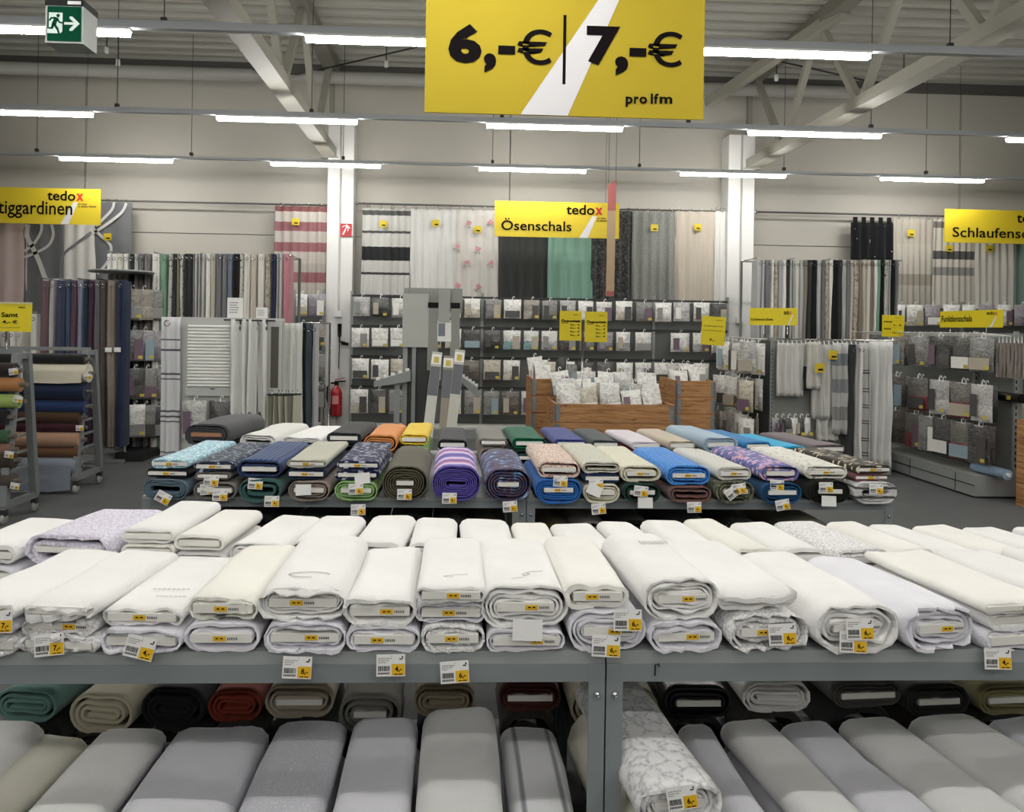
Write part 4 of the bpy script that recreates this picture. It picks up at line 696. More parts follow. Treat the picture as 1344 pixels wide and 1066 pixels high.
CARD = [mat('insert white', '#e6e4df', .4), mat('insert grey', '#8f8e8b', .5), mat('insert dark', '#4b4a49', .5), mat('insert photo beige', '#b0a897', .5), mat('insert photo blue', '#8fa3ad', .5), mat('insert plum', '#6f5a6a', .5)]
def pouch(wd, h, seed, d=.035):
    r = random.Random(seed); so = r.uniform(0, 9)
    def fn(u, v, sgn):
        e = (1-abs(2*u-1)**4)*(1-abs(2*v-1)**6); return ((u-.5)*wd*(1-.04*math.sin(v*3.1)), sgn*d*e*(.8+.5*noise.noise(Vector((u*3, v*3, so)))), v*h)
    mb = MB(); mb.grid(lambda u, v: fn(u, v, -1), 6, 8); mb.grid(lambda u, v: fn(1-u, v, .5), 3, 4); return mb
PM = {}
HOOK = MB().tube([(0,0,-.02), (0,0,.02), (.012,0,.035), (.024,0,.03), (.026,0,.015)], .005, 5).box(-.05, .05, -.003, .003, -.03, -.015).mesh('hook', M_hook)
CM = [[MB().quad((-.42,0,-.02), (.42,0,-.02), (.42,0,.36), (-.42,0,.36)).mesh('insert_card', c), MB().quad((.02,0,-.05), (.42,0,-.05), (.42,0,.7), (.02,0,.7)).mesh('insert_card', c), MB().quad((-.40,0,.05), (-.08,0,.05), (-.08,0,.72), (-.40,0,.72)).mesh('insert_card', c)] for c in CARD]
SQ = MB().quad((-.025,0,-.015), (.025,0,-.015), (.025,0,.02), (-.025,0,.02)).mesh('price_sticker', mat('package sticker', '#c9b54a', .5))
def package(loc, wd, h, ci, lab, rz=0, seed=0, hook=True, rot=None, simple=False, group='curtain packages on the racks', d=.035):
    t = thing('curtain_package', lab, 'curtain package', loc, rz, group, rot=rot); key = (round(wd, 2), round(h, 2), seed % 3, ci, round(d, 3))
    if key not in PM: PM[key] = pouch(wd, h, seed % 3, d).mesh('pouch', pk_mat(ci, PKC[ci][1], PKC[ci][2]))
    link('pouch', PM[key], t)
    if hook: link('hook', HOOK, t, (0, 0, h+.01))
    if simple: return t
    rr = random.Random(seed*7+ci); o = link('insert_card', CM[rr.randrange(6)][rr.randrange(3)], t, (0, -d*1.25-.003, h*.08)); o.scale = (wd, 1, h*.9)
    if rr.random() < .75: link('price_sticker', SQ, t, (wd*.3, -d*1.25-.006, h*.12))
    return t
# middle wall rack
def rack_back(x0, x1, y, z1, lab, ups=()):
    t = thing('wall_rack', lab, 'rack', ((x0+x1)/2, y, 0)); hw = (x1-x0)/2
    MB().box(-hw, hw, 0, .03, .1, z1).build('back_panel', M_panel, t); MB().box(-hw, hw, -.5, .03, 0, .13).build('base_plinth', M_post, t); MB().box(-hw, hw, -.5, -.04, .131, .16).build('base_shelf', mat('rack white', '#c7c7c2', .5), t)
    for x in (-hw, *[u-(x0+x1)/2 for u in ups], hw):
        p = MB().box(x-.02, x+.02, -.03, .0, .131, z1+.1).build('upright', M_post, t)
    return t
GY = WY-.42; PY = GY-.25; zt = atY(700, 392, PY).z
MIDR = rack_back(atY(462, 400, GY).x, atY(954, 400, GY).x, GY, zt-.02, 'dark wall rack for packages between the two pillars', (atY(633, 400, GY).x, atY(858, 400, GY).x))
rws = [(394, 419, [(463,486,1),(488,511,2),(514,537,0),(560,582,3),(584,606,3),(609,631,5),(637,659,8),(661,685,3),(687,709,4),(711,732,8),(734,756,1),(758,779,3),(782,804,0),(808,831,5),(834,857,8),(859,882,3),(884,907,1),(909,932,5),(935,955,7)]), (434, 459, [(461,485,3),(487,510,5),(512,532,0),(560,580,1),(584,606,5),(608,632,7),(635,657,2),(660,684,6),(687,708,6),(710,732,0),(735,757,12),(760,781,8),(784,806,11),(808,828,0),(833,856,0),(880,907,3),(909,932,0),(935,955,4)]), (474, 500, [(462,485,3),(487,511,3),(512,534,9),(560,580,4),(606,630,12),(634,658,9),(660,683,5),(708,730,9),(733,755,3),(758,780,7),(783,805,2),(808,831,3),(833,856,5),(858,882,3),(884,907,0),(909,931,3)]), (514, 545, [(460,484,5),(486,508,7),(510,530,8),(584,606,3),(609,633,8),(634,656,8),(658,682,12),(684,706,0)])]
rn_ = ['top', 'second', 'third', 'bottom']
for ri, (ya, yb, cols) in enumerate(rws):
    zc = atY(700, yb, PY).z; hh = atY(700, ya, PY).z-zc; 
    for ci, (a, b, c) in enumerate(cols):
        x = atY((a+b)/2, ya, PY).x; package((x, PY+R.uniform(-.03, .03), zc+R.uniform(-.008, .008)), (b-a-1)*PY/F, hh, c, '%s curtain package, %s in %s row of middle wall rack' % (PKC[c][0], ordn(ci), rn_[ri]), R.uniform(-.06, .06), ri*30+ci)
    W_ = atY(954, 400, GY).x-atY(462, 400, GY).x; xm_ = MIDR.location.x; zb_ = zc+hh+.03
    tt = MB().box(-W_/2, W_/2, -.035, -.015, zb_-.015, zb_+.015).build('peg_bar', M_dark, MIDR)
    for ci, (a, b, c) in enumerate(cols): x = atY((a+b)/2, ya, PY).x-xm_; MB().tube([(x, -.03, zb_), (x, PY-GY-.05, zb_+.01)], .004, 5).build('peg', M_chrome, tt)
# rack left of the left pillar
xl = atY(386, 400, GY).x; rack_back(xl, COLX[0][0]-.02, GY, zt-.02, 'narrow dark wall rack left of the left pillar')
for ri, (ya, yb, cols) in enumerate(((386, 415, [(388, 403, 5), (405, 427, 11)]), (424, 455, [(388, 405, 2), (411, 427, 4)]), (465, 495, [(388, 407, 7), (409, 427, 8)]), (505, 535, [(388, 407, 8), (409, 427, 7)]))):
    for ci, (a, b, c) in enumerate(cols): p = atY((a+b)/2, yb, PY); package((p.x, PY, p.z), (b-a)*PY/F, atY((a+b)/2, ya, PY).z-p.z, c, '%s curtain package, %s row left of the left pillar, %s' % (PKC[c][0], rn_[ri], ('outer', 'beside pillar')[ci]), 0, 200+ri*5+ci)
# rack behind, right side, only its top row shows
xr0, xr1 = atY(1174, 400, GY).x, atY(1420, 400, GY).x; rack_back(xr0, xr1, GY, atY(1250, 404, PY).z, 'dark wall rack at right below the tab-top curtains', (atY(1262, 400, GY).x,))
for ci, (a, b, c) in enumerate(((1176,1188,3),(1189,1212,5),(1213,1234,11),(1237,1260,5),(1262,1281,3),(1283,1306,11),(1308,1328,5),(1330,1352,11))):
    p = atY((a+b)/2, 428, PY); package((p.x, PY, p.z), (b-a)*PY/F, atY((a+b)/2, 400, PY).z-p.z, c, '%s curtain package, %s on top row of right wall rack' % (PKC[c][0], ordn(ci)), 0, 230+ci)
# ------------------------------------------------------------------ racks of hanging curtain samples
def strip_mesh(wd, h, seed, dp=.22):
    r = random.Random(seed); mb = MB(); so = r.uniform(0, 20); Hh = h
    prof = [(-.5, 1), (-.5, .35), (-.36, .08), (-.1, .0), (.12, .1), (.3, .02), (.5, .2), (.5, 1)]
    def fn(u, v):
        k = u*(len(prof)-1); i = min(int(k), len(prof)-2); f_ = k-i; x = prof[i][0]*(1-f_)+prof[i+1][0]*f_; y = prof[i][1]*(1-f_)+prof[i+1][1]*f_
        return (x*wd*(.95+.12*noise.noise(Vector((v*2, so, 1))))+.12*wd*noise.noise(Vector((v*1.5, so, 0))), (y-.5)*dp+.03*noise.noise(Vector((x*3, v*4, so))), v*Hh)
    mb.grid(fn, 14, 10); return mb
RING = MB().tube([(.018*math.cos(q*.785), 0, .018*math.sin(q*.785)) for q in range(9)], .004, 5, caps=False).mesh('eyelet', M_chrome)
def sample(px0, px1, py0, Y, zb, mt, lab, seed, group):
    a = atY(px0, py0, Y); b = atY(px1, py0, Y); t = thing('curtain_sample', lab, 'curtain sample', ((a.x+b.x)/2, Y, zb), R.uniform(-.03, .03), group)
    strip_mesh((b.x-a.x)*.98, a.z-zb, seed).build('cloth', mt, t); link('eyelet', RING, t, ((b.x-a.x)*.1, -.115, a.z-zb-.06)); return t
SC = {'white': C('sample white', '#e2e0db'), 'offw': C('sample off white', '#cfccc3'), 'dark': C('sample dark', '#38393a'), 'grey': C('sample grey', '#77787a'), 'lgrey': C('sample light grey', '#b3b4b4'), 'mauve': C('sample mauve grey', '#8b8382'), 'green': C('sample green', '#78a086'), 'taupe': C('sample taupe', '#857c70'), 'beige': C('sample beige', '#bbb3a5'), 'black': C('sample black', '#17181a'), 'navy': C('sample navy', '#2a2c4b'), 'pink': C('sample pink', '#b07a83'), 'check': fabric('sample check', 'grid', ['#b9b9b3', '#6b6f70'], 3, thr=.35), 'leaf': fabric('sample leaf', 'mottle', ['#5d564c', '#a89f8f', '#c7c1b5'], 22), 'dot': fabric('sample dotted', 'dots', ['#c4c2bb', '#3b3b3b'], 16, thr=.22), 'blue': C('sample blue grey', '#6b7484'), 'slate': C('sample slate', '#47525a'), 'wave': fabric('sample wave', 'stripe', ['#232527', '#232527', '#c7c7c4'], 2, (2, 1, 1))}
def rack_frame(name, lab, px0, px1, py, Y, depth=.5):
    a, b = atY(px0, py, Y), atY(px1, py, Y); z = a.z+.02; t = thing(name, lab, 'rack', (a.x, Y, 0)); W_ = b.x-a.x
    for k in range(5): x = W_*k/4; MB().tube([(x, -.1, z), (x, depth, z)], .008, 6).build('arm', M_chrome, t)
    MB().tube([(0, depth, z), (W_, depth, z)], .014, 6).build('rail', M_post, t)
    for x in (0, W_): MB().tube([(x, depth, 0), (x, depth, z)], .018, 8).build('upright', M_post, t)
    MB().box(-.05, W_+.05, depth-.2, depth+.2, 0, .03).build('foot', M_post, t)
LR = 9.75; rack_frame('sample_rack', 'tall metal rack of curtain samples behind the blind display', 146, 383, 333, LR)
lst = [(144,150,'white'),(150,158,'white'),(158,166,'offw'),(166,173,'white'),(174,180,'dark'),(180,186,'lgrey'),(186,193,'grey'),(193,201,'mauve'),(202,214,'white'),(214,223,'green'),(224,230,'dot'),(230,236,'dark'),(236,240,'taupe'),(240,245,'dot'),(245,250,'dark'),(250,256,'dark'),(256,262,'check'),(262,272,'check'),(273,280,'white'),(280,286,'beige'),(286,294,'grey'),(294,301,'grey'),(301,308,'blue'),(308,317,'black'),(317,322,'dot'),(322,331,'offw'),(331,340,'beige'),(340,350,'offw'),(350,358,'leaf'),(358,364,'navy'),(364,373,'check'),(373,384,'pink')]
for i, (a, b, m_) in enumerate(lst): sample(a, b, 334, LR, .08, SC[m_], '%s curtain sample, %s from left on the tall left rack' % ({'offw': 'off white', 'lgrey': 'light grey', 'dot': 'spotted', 'check': 'checked', 'leaf': 'leaf patterned', 'blue': 'blue grey', 'mauve': 'mauve grey'}.get(m_, m_), ordn(i)), 800+i, 'curtain samples on the tall left rack')
RR = 10.4; rack_frame('sample_rack', 'tall metal rack of curtain samples right of the right pillar', 991, 1178, 341, RR)
x = 990.0; pat = ['lgrey','lgrey','grey','white','leaf','lgrey','white','dark','check','offw','lgrey','taupe','dark','black','lgrey','grey','leaf','white','black','dark','wave','grey','beige','leaf','taupe','beige','offw','taupe','white','green','black','dot','check','black','grey']
wds = [6,5,7,5,6,5,5,4,7,6,5,5,6,7,6,4,6,3,8,6,5,5,4,7,5,5,5,5,4,4,5,3,6,5,4]
for i, (m_, w_) in enumerate(zip(pat, wds)): sample(x, x+w_, 342, RR, .1, SC[m_], '%s curtain sample, %s from left on the tall right rack' % ({'offw': 'off white', 'lgrey': 'light grey', 'dot': 'spotted', 'check': 'checked', 'leaf': 'leaf patterned', 'wave': 'wavy striped'}.get(m_, m_), ordn(i)), 850+i, 'curtain samples on the tall right rack'); x += w_
VR = 9.1; rack_frame('sample_rack', 'round-topped rack of velvet curtains at left', 58, 157, 368, VR, .2)
VC = [(57,71,'#6b575c','dusty mauve'),(71,77,'#b9b6b6','white'),(77,92,'#3f4258','blue grey'),(92,98,'#46586e','steel blue'),(98,106,'#5d4553','plum'),(106,114,'#8b8da1','pale lilac'),(114,121,'#233646','dark teal'),(121,128,'#4b3247','dark plum'),(128,137,'#6b6568','grey'),(137,144,'#5d5350','brown'),(145,157,'#8b8076','sand'),(157,168,'#26304b','navy')]
for i, (a, b, c_, nm) in enumerate(VC):
    t = sample(a, b, 369, VR, atY(120, 588-i*.3, VR).z, fabric('velvet '+nm, 'plain', [c_], rough=.6), nm+' velvet curtain hanging on the left rack', 900+i, 'velvet curtains on the left rack')
    if i in (10, 11): link('price_tag', BLANK, t, (0, -.15, 1.1))
p = atY(145, 363, VR); tag(MB().lathe([(0,0), (.34,0), (.36,.012), (.34,.024), (0,.024)], 28).build('round_shelf', M_post, None, (p.x, VR+.3, p.z+.06)), 'round grey disc above the velvet curtain rack', 'shelf')
# black gondola right of the velvets, packages turned sideways
BYY = 9.35; a = atY(164, 380, BYY); b = atY(216, 380, BYY+.5); t = thing('package_rack', 'black rack with packages right of the velvet curtains', 'rack', (b.x, BYY+.6, 0))
MB().box(a.x-b.x-.02, .02, .0, .04, .05, a.z-.05).build('back_panel', M_black, t); MB().box(a.x-b.x-.02, .02, -.75, 0, 0, .1).build('base', M_dark, t); MB().box(0.02, .06, -.0, .04, 0, a.z).build('upright', M_black, t)
for ri, (ya, yb, cols) in enumerate(((380, 420, [(166, 178, 4), (180, 194, 4), (196, 206, 8)]), (434, 474, [(168, 180, 8), (184, 193, 11), (195, 206, 11)]), (484, 524, [(170, 182, 7), (184, 200, 8), (202, 212, 8)]), (532, 574, [(170, 182, 3), (184, 196, 8), (198, 212, 7)]))):
    for ci, (p0, p1, c) in enumerate(cols):
        p = atY((p0+p1)/2, yb, BYY+ci*.12); package((p.x, BYY+ci*.12, p.z), .24, (yb-ya)*BYY/F, c, '%s curtain package, %s row of the black rack, %s from left' % (PKC[c][0], rn_[ri], ordn(ci)), math.radians(35), 260+ri*4+ci)
# ------------------------------------------------------------------ roll trolleys at the left
def roll_mesh(Ln, r, seed, drape=0):
    mb = MB(); so = seed*1.7
    def fn(u, v):
        a = v*2*math.pi; rr = r*(1+.07*noise.noise(Vector((u*6, math.cos(a)*1.2+so, math.sin(a)*1.2)))); return (-u*Ln, math.sin(a)*rr, math.cos(a)*rr)
    mb.grid(fn, 10, 18)
    for e, u in ((0, 0), (1, 1)): mb.poly([fn(u, k/18) for k in (range(18) if e else reversed(range(18)))])
    if drape: mb.grid(lambda u, v: (-.03-u*Ln*.55, -r*1.06-.004*math.sin(u*9), r*.2-v*drape*(1+.1*math.sin(u*7))), 6, 3)
    return mb
def trolley(lab, X, Yf, Yr, ztop, rolls, lname, xl=-5.6):
    t = thing('roll_trolley', lab, 'trolley', (X, Yf, 0)); D = Yr-Yf; dt = D*.34
    for e, x in enumerate((0, xl-X)):
        MB().beam((x, 0, .14), (x, dt, ztop), .055, .055).build('post', M_trolley, t); MB().beam((x, D, .14), (x, D-dt, ztop), .055, .055).build('post', M_trolley, t)
        MB().box(x-.022, x+.022, dt-.02, D-dt+.02, ztop-.04, ztop+.005).build('end_cap_bar', M_trolley, t); MB().box(x-.022, x+.022, -.02, D+.02, .12, .17).build('foot_bar', M_trolley, t)
        for y in (0, D):
            c_ = MB().box(x-.02, x+.02, y-.025, y+.025, .07, .12).build('caster', M_dark, t); MB().lathe([(0,-.015), (.04,-.015), (.045,0), (.04,.015), (0,.015)], 14).build('wheel', mat('caster wheel', '#9c9c98', .5), c_, (x, y, .046), (0, math.radians(90), 0))
        for k in range(8):
            z = .26+k*(ztop-.4)/7; MB().box(x-.05, x-.02, dt*(z/ztop)-.01, D-dt*(z/ztop)+.01, z-.008, z+.008).build('rest_peg', M_trolley, t)
    MB().box(xl-X, 0, D/2-.02, D/2+.02, ztop-.002, ztop+.03).build('top_bar', M_trolley, t)
    for y in (0, D): MB().box(xl-X, 0, y-.018, y+.018, .125, .165).build('base_bar', M_trolley, t)
    for i, (px, yc, r, col, nm, dr, tg) in enumerate(rolls):
        Yc = Yf+.03; p = atY(px, yc, Yc); z = p.z
        g = thing('fabric_roll', '%s fabric roll, %s' % (nm, lname), 'fabric roll', (p.x, Yc+r*.2, z), 0, 'fabric rolls on the trolleys')
        roll_mesh(p.x-xl-.1, r, i+7, dr).build('cloth', C('roll '+nm, col), g); MB().tube([(-.02,0,0), (.05,0,0)], .018, 10).build('core_tube', mat('grey core board', '#6f675e', .8), g)
        if tg: link('price_tag', TAGS[i % 4], g, (tg[0], -.1, tg[1]), (0, math.radians(R.uniform(-12, 14)), 0))
XT = -3.44
trolley('grey metal roll trolley at the left edge, nearest', XT, 6.3, 6.75, 1.31, [(20, 486, .055, '#2b2222', 'dark brown', 0, (.03, .02)), (26, 505, .055, '#a9764a', 'orange tan', 0, None), (24, 527, .055, '#96ac5f', 'light green', 0, (.05, .05)), (10, 548, .055, '#1f2022', 'black', 0, None), (12, 573, .05, '#3e5d44', 'forest green', 0, None), (14, 590, .045, '#7d5f50', 'pink brown', 0, (.04, -.0)), (18, 605, .06, '#3c352a', 'dark olive', 0, None), (18, 631, .06, '#4d4640', 'taupe grey', 0, (.06, .0))], 'on the nearest left trolley')
trolley('grey metal roll trolley at left, behind the nearest one', XT, 7.47, 7.95, 1.30, [(112, 472, .05, '#15161b', 'black', 0, None), (116, 490, .085, '#c9c4b2', 'cream', .10, (.03, .0)), (113, 514, .085, '#1c2740', 'navy blue', 0, None), (112, 534, .06, '#22345c', 'royal blue', 0, None), (106, 548, .06, '#4a3627', 'fuzzy brown', 0, None), (106, 561, .05, '#472531', 'burgundy', 0, (.03, .03)), (105, 577, .075, '#b08c74', 'skin pink', 0, None), (104, 594, .05, '#6b4d35', 'brown', 0, None), (102, 612, .085, '#8f96a3', 'light blue grey', .22, None)], 'on the second left trolley')
# velvet price sign standing on the near trolley
p = atY(-6, 435, 6.75); t = thing('price_sign', 'yellow velvet price sign on the left trolley, 4 euro', 'sign', p); W_ = atY(41, 435, 6.75).x-p.x; H_ = atY(0, 397, 6.75).z-p.z
MB().box(0, W_, 0, .01, 0, H_).build('panel', mat('bright yellow card', '#dfcb1f', .5), t); MB().box(-.004, W_+.004, -.004, .0, H_-.012, H_+.004).build('frame_edge', mat('clear frame', '#c9c48f', .4), t)
def Lp(px, py): q = atY(px, py, 6.75); return (q.x-p.x, q.z-p.z)
for body, bx in (('Samt', (2, 24, 410, 416.5)), ('4,- €', (3, 23, 420, 425.5)), ('pro Laufmeter', (-4, 27, 428.5, 431.5)), ('tedox', (24, 33.5, 402, 404.5))): put(body, *bx, off=.03 if len(body) < 6 else 0, lf=Lp, par=t, y=-.002)
MB().tube([(W_*.3, .005, 0), (W_*.3, .005, 1.31-p.z)], .008, 6).build('post', M_chrome, t)
# curtain samples seen above the trolleys
rack_frame('sample_rack', 'low metal sample rack behind the left trolleys', -6, 55, 412, 9.4, .3)
for i, (a, b, m_) in enumerate(((-6, 6, 'dot'), (6, 16, 'wave'), (17, 25, 'white'), (25, 36, 'offw'), (44, 55, 'white'))): sample(a, b, 433 if a < 40 else 412, 9.4, .4, SC[m_], '%s curtain sample low behind the left trolleys' % ['spotted', 'black wavy', 'white', 'off white', 'short white'][i], 930+i, 'samples behind the trolleys')
# ------------------------------------------------------------------ plisse and curtain display stand
DY = 7.35; c = atY(212, 416, DY); def_x = lambda px, py=480: atY(px, py, DY).x-c.x; def_z = lambda py, px=300: atY(px, py, DY).z
t = thing('blind_display_stand', 'light grey display stand with a white pleated blind and curtains', 'display stand', (c.x, DY, 0)); M_disp = mat('display grey', '#b4b6b2', .5)
zT = def_z(417)
MB().box(def_x(232), def_x(372), .02, .05, .05, zT).build('board', M_disp, t); MB().box(def_x(228), def_x(376), -.25, .35, 0, .05).build('base', M_post, t); MB().box(def_x(350), def_x(370), -.02, .02, def_z(525), def_z(420)).build('side_panel', M_disp, t); MB().box(def_x(356), def_x(366), -.026, -.021, def_z(508), def_z(428)).build('dark_window', mat('display dark', '#4a463e', .5), t)
bl = MB().box(def_x(244), def_x(304), .008, .019, def_z(512), def_z(424)).build('pleated_blind', mat('blind grey rail', '#b5b7b3', .5), t); zz0, zz1 = def_z(509), def_z(427)
for k in range(19):
    z = zz0+(zz1-zz0)*k/19; hs = (zz1-zz0)/19
    MB().poly([(def_x(246), .006, z), (def_x(302), .006, z), (def_x(302), -.014, z+hs*.5), (def_x(246), -.014, z+hs*.5)]).poly([(def_x(246), -.014, z+hs*.5), (def_x(302), -.014, z+hs*.5), (def_x(302), .006, z+hs*.93), (def_x(246), .006, z+hs*.93)]).build('slat', mat('blind white', '#e9e9e6', .6), bl)
MB().box(def_x(244), def_x(304), -.012, .0, def_z(520), def_z(510)).build('blind_foot_rail', M_disp, t); MB().box(def_x(277), def_x(283), -.02, -.012, def_z(511), def_z(510)).build('blind_handle', M_dark, t)
MB().tube([(def_x(295), -.05, def_z(420)), (def_x(362), -.05, def_z(420))], .008, 6).build('curtain_rail', M_dark, t)
t2 = curtain(212, 234, 416, 640, bands('white with dark line groups', [(0, '#cbcbcd'), (.17, '#55565a'), (.18, '#cbcbcd'), (.2, '#55565a'), (.21, '#cbcbcd'), (.38, '#55565a'), (.39, '#cbcbcd'), (.41, '#55565a'), (.42, '#cbcbcd'), (.44, '#55565a'), (.45, '#cbcbcd'), (.63, '#55565a'), (.64, '#cbcbcd'), (.66, '#55565a'), (.67, '#cbcbcd'), (.80, '#55565a'), (.81, '#cbcbcd'), (.86, '#55565a'), (.87, '#cbcbcd')]), 'white curtain with dark line groups at the left of the display stand', 2, .02, None, 'none', 31, DY-.02)
link('eyelet', RING, t2, (.06, -.03, atY(212, 416, DY).z-atY(212, 640, DY).z-.06)).scale = (1.4, 1.4, 1.4)
m_leaf = fabric('white with slanted dark leaves', 'dash', ['#d6d6d2', '#5d5e5c'], 7, (2.2, .02, .8), .3)
for i, (a, b) in enumerate(((303, 315), (317, 326), (327, 337), (339, 349))): curtain(a, b, 419, 575, m_leaf, 'white leaf print curtain panel, %s fold from left on the display' % ordn(i), 1, .035, None, 'none', 40+i, DY-.05)
curtain(369, 395, 424, 560, sh('sheer white d', '#cfd0ca'), 'sheer white curtain right of the dark display window', 3, .03, None, 'none', 45, DY+.05)
for i, (a, b, m_) in enumerate(((396, 403, 'black'), (403, 413, 'slate'), (413, 417, 'lgrey'))): sample(a, b, 425, DY+1.0, .2, SC[m_], '%s curtain sample between display stand and left pillar' % ['black', 'slate blue', 'light grey'][i], 960+i, 'samples beside the display stand')
tt = thing('sample_rail', 'thin chrome rail with dark curtains beside the left pillar', 'rail', (atY(394, 425, DY+1).x, DY+1.0, 0)); zz = atY(405, 424, DY+1).z; MB().tube([(0,0,zz), (.3,0,zz)], .01, 6).build('bar', M_chrome, tt); MB().tube([(.3,.05,0), (.3,.05,zz), (.3,0,zz)], .012, 6).build('post', M_chrome, tt); MB().box(.2, .4, -.1, .2, 0, .02).build('foot', M_dark, tt)
for i, (a, b, ya, yb, lab) in enumerate(((297, 317, 391, 417, 'white info card standing left on top of the display stand'), (335, 350, 404, 418, 'small white info card right on top of the display stand'))):
    p = atY((a+b)/2, yb, DY); g = thing('info_card', lab, 'card', (p.x, DY+.03, zT)); wq = (b-a)*DY/F/2; hq = (yb-ya)*DY/F
    MB().box(-wq, wq, 0, .004, 0, hq).build('card', M_paper, g); mbq = MB()
    for k in range(5): mbq.quad((-wq*.7, -.001, hq*(.25+.12*k)), (wq*(.3+.1*(k % 3)), -.001, hq*(.25+.12*k)), (wq*(.3+.1*(k % 3)), -.001, hq*(.29+.12*k)), (-wq*.7, -.001, hq*(.29+.12*k)))
    mbq.build('printed_lines', M_grey, g)
for i, (a, b, c_) in enumerate(((239, 270, 1), (274, 303, 7))):
    p = atY((a+b)/2, 575, DY-.06); package((p.x, DY-.06, p.z), (b-a)*DY/F, (575-527)*DY/F, c_, '%s curtain package hung under the pleated blind, %s' % (PKC[c_][0], ('left one', 'right one')[i]), 0, 300+i)
for i in range(9):
    a = 355+i*4.2; p = atY(a, 566, DY-.1); g = thing('sample_booklet', 'thin pale fabric booklet, %s from left under the dark window' % ordn(i), 'booklet', (p.x, DY-.1, p.z), math.radians(12), 'hanging fabric booklets', rot=(0, math.radians(R.uniform(-5, 2)), math.radians(60)))
    hb = (566-520)*DY/F; MB().box(-.05, .05, -.006, .006, 0, hb).build('pages', [C('booklet cream', '#b5b3a2'), C('booklet olive', '#7d7c6c')][i % 2], g); MB().box(-.05, .05, -.007, .007, hb, hb+.015).build('header', M_dark, g); MB().tube([(0,0,hb+.015), (0,0,hb+.05)], .003, 5).build('hook', M_chrome, g)
# ------------------------------------------------------------------ blind cassette stand before the wall rack
KY = 8.75; kx = lambda px, py=450: atY(px, py, KY).x; kz = lambda py, px=560: atY(px, py, KY).z; cx = kx(560)
t = thing('cassette_blind_stand', 'grey stand with cassette blinds and sloping trays before the middle rack', 'display stand', (cx, KY, 0)); q_ = lambda px, py=450: kx(px, py)-cx
MB().box(q_(529), q_(535), 0, .03, 0, kz(380)).build('post', M_post, t); MB().box(q_(541), q_(546), 0, .03, 0, kz(380)).build('post', M_post, t); MB().box(q_(519), q_(526), -.05, -.02, 0, kz(505)).build('post', M_post, t)
MB().box(q_(529), q_(606), .03, .05, kz(410), kz(378)).build('head_panel', mat('stand head', '#94958f', .5), t)
MB().box(q_(528), q_(562), -.022, -.004, kz(456), kz(386)).build('blind_sample', mat('blind sample film', '#b4b6b0', .35, var=.08, vscale=4, coat=.3), t)
for a, b in ((561, 575), (591, 603)): MB().box(q_(a), q_(b), -.02, .01, kz(486), kz(397)).build('side_board', mat('stand board', '#8f9089', .5), t); MB().box(q_(a), q_(b), -.03, -.021, kz(404), kz(397)).build('black_cap', M_black, t)
MB().box(q_(575), q_(590), -.05, -.01, kz(422), kz(380)).build('cassette', mat('cassette grey', '#a3a59f', .45), t)
MB().box(q_(574), q_(592), -.035, -.012, kz(448), kz(420)).build('photo_panel', M_paper, t); MB().box(q_(575), q_(584), -.037, -.0355, kz(441), kz(424)).build('photo_print', mat('photo print', '#7a808a', .5), t)
MB().box(q_(529), q_(566), .05, .07, .3, kz(456)).build('lower_panel', mat('stand dark panel', '#3b3c3b', .5), t)
for (a, b, ya, yb, lab) in ((494, 540, 500, 486, 'left_tray'), (606, 628, 492, 508, 'right_tray')):
    A = (q_(a), -.2, kz(ya)); B = (q_(b), -.05, kz(yb)); o = MB().poly([A, B, (B[0], .15, B[2]), (A[0], .1, A[2])]).poly([(A[0], A[1], A[2]-.06), (B[0], B[1], B[2]-.12), B, A]).poly([(A[0], .1, A[2]-.06), A, (A[0], .1, A[2])]).build('tray', M_post, t)
    for k in range(5): f_ = (k+.5)/5; MB().box(-.02, .02, -.012, .012, 0, .03).build('sample_card', M_paper, o, (A[0]+(B[0]-A[0])*f_, A[1]+(B[1]-A[1])*f_+.04, A[2]+(B[2]-A[2])*f_+.001))
MB().box(q_(515), q_(610), -.2, .3, 0, .04).build('base', M_dark, t)
for i, (tp, bp_, m_, lab) in enumerate((((574, 463), (562, 565), '#c3c3ba', 'white upright blind box leaning, leftmost at the cassette stand'), ((589, 468), (583, 565), '#8c8474', 'taupe upright blind box leaning, middle one at the cassette stand'), ((604, 460), (592, 565), '#bdbdb3', 'white upright blind box leaning, rightmost at the cassette stand'))):
    a = atY(*tp, KY-.25); b = atY(*bp_, KY-.45); b = b+(b-a)*(max(0, b.z-.05)/(a.z-b.z)); g = thing('blind_box', lab, 'box', (0, 0, 0), 0, 'upright blind boxes'); wbx = .105
    MB().beam(b, a, wbx, .07, 0, (0,-1,0)).build('carton', mat('carton '+m_, m_, .5), g); d_ = (b-a); MB().beam(a+d_*.12, a+d_*.36, wbx*.96, .072, 0, (0,-1,0)).build('picture', mat('box picture', '#5f6168', .5), g); MB().beam(a+d_*.02, a+d_*.10, wbx*.98, .073, 0, (0,-1,0)).build('header_label', M_paper, g); MB().beam(a+d_*.04, a+d_*.09, wbx*.5, .075, 0, (0,-1,0)).build('yellow_mark', mat('package sticker', ''), g)
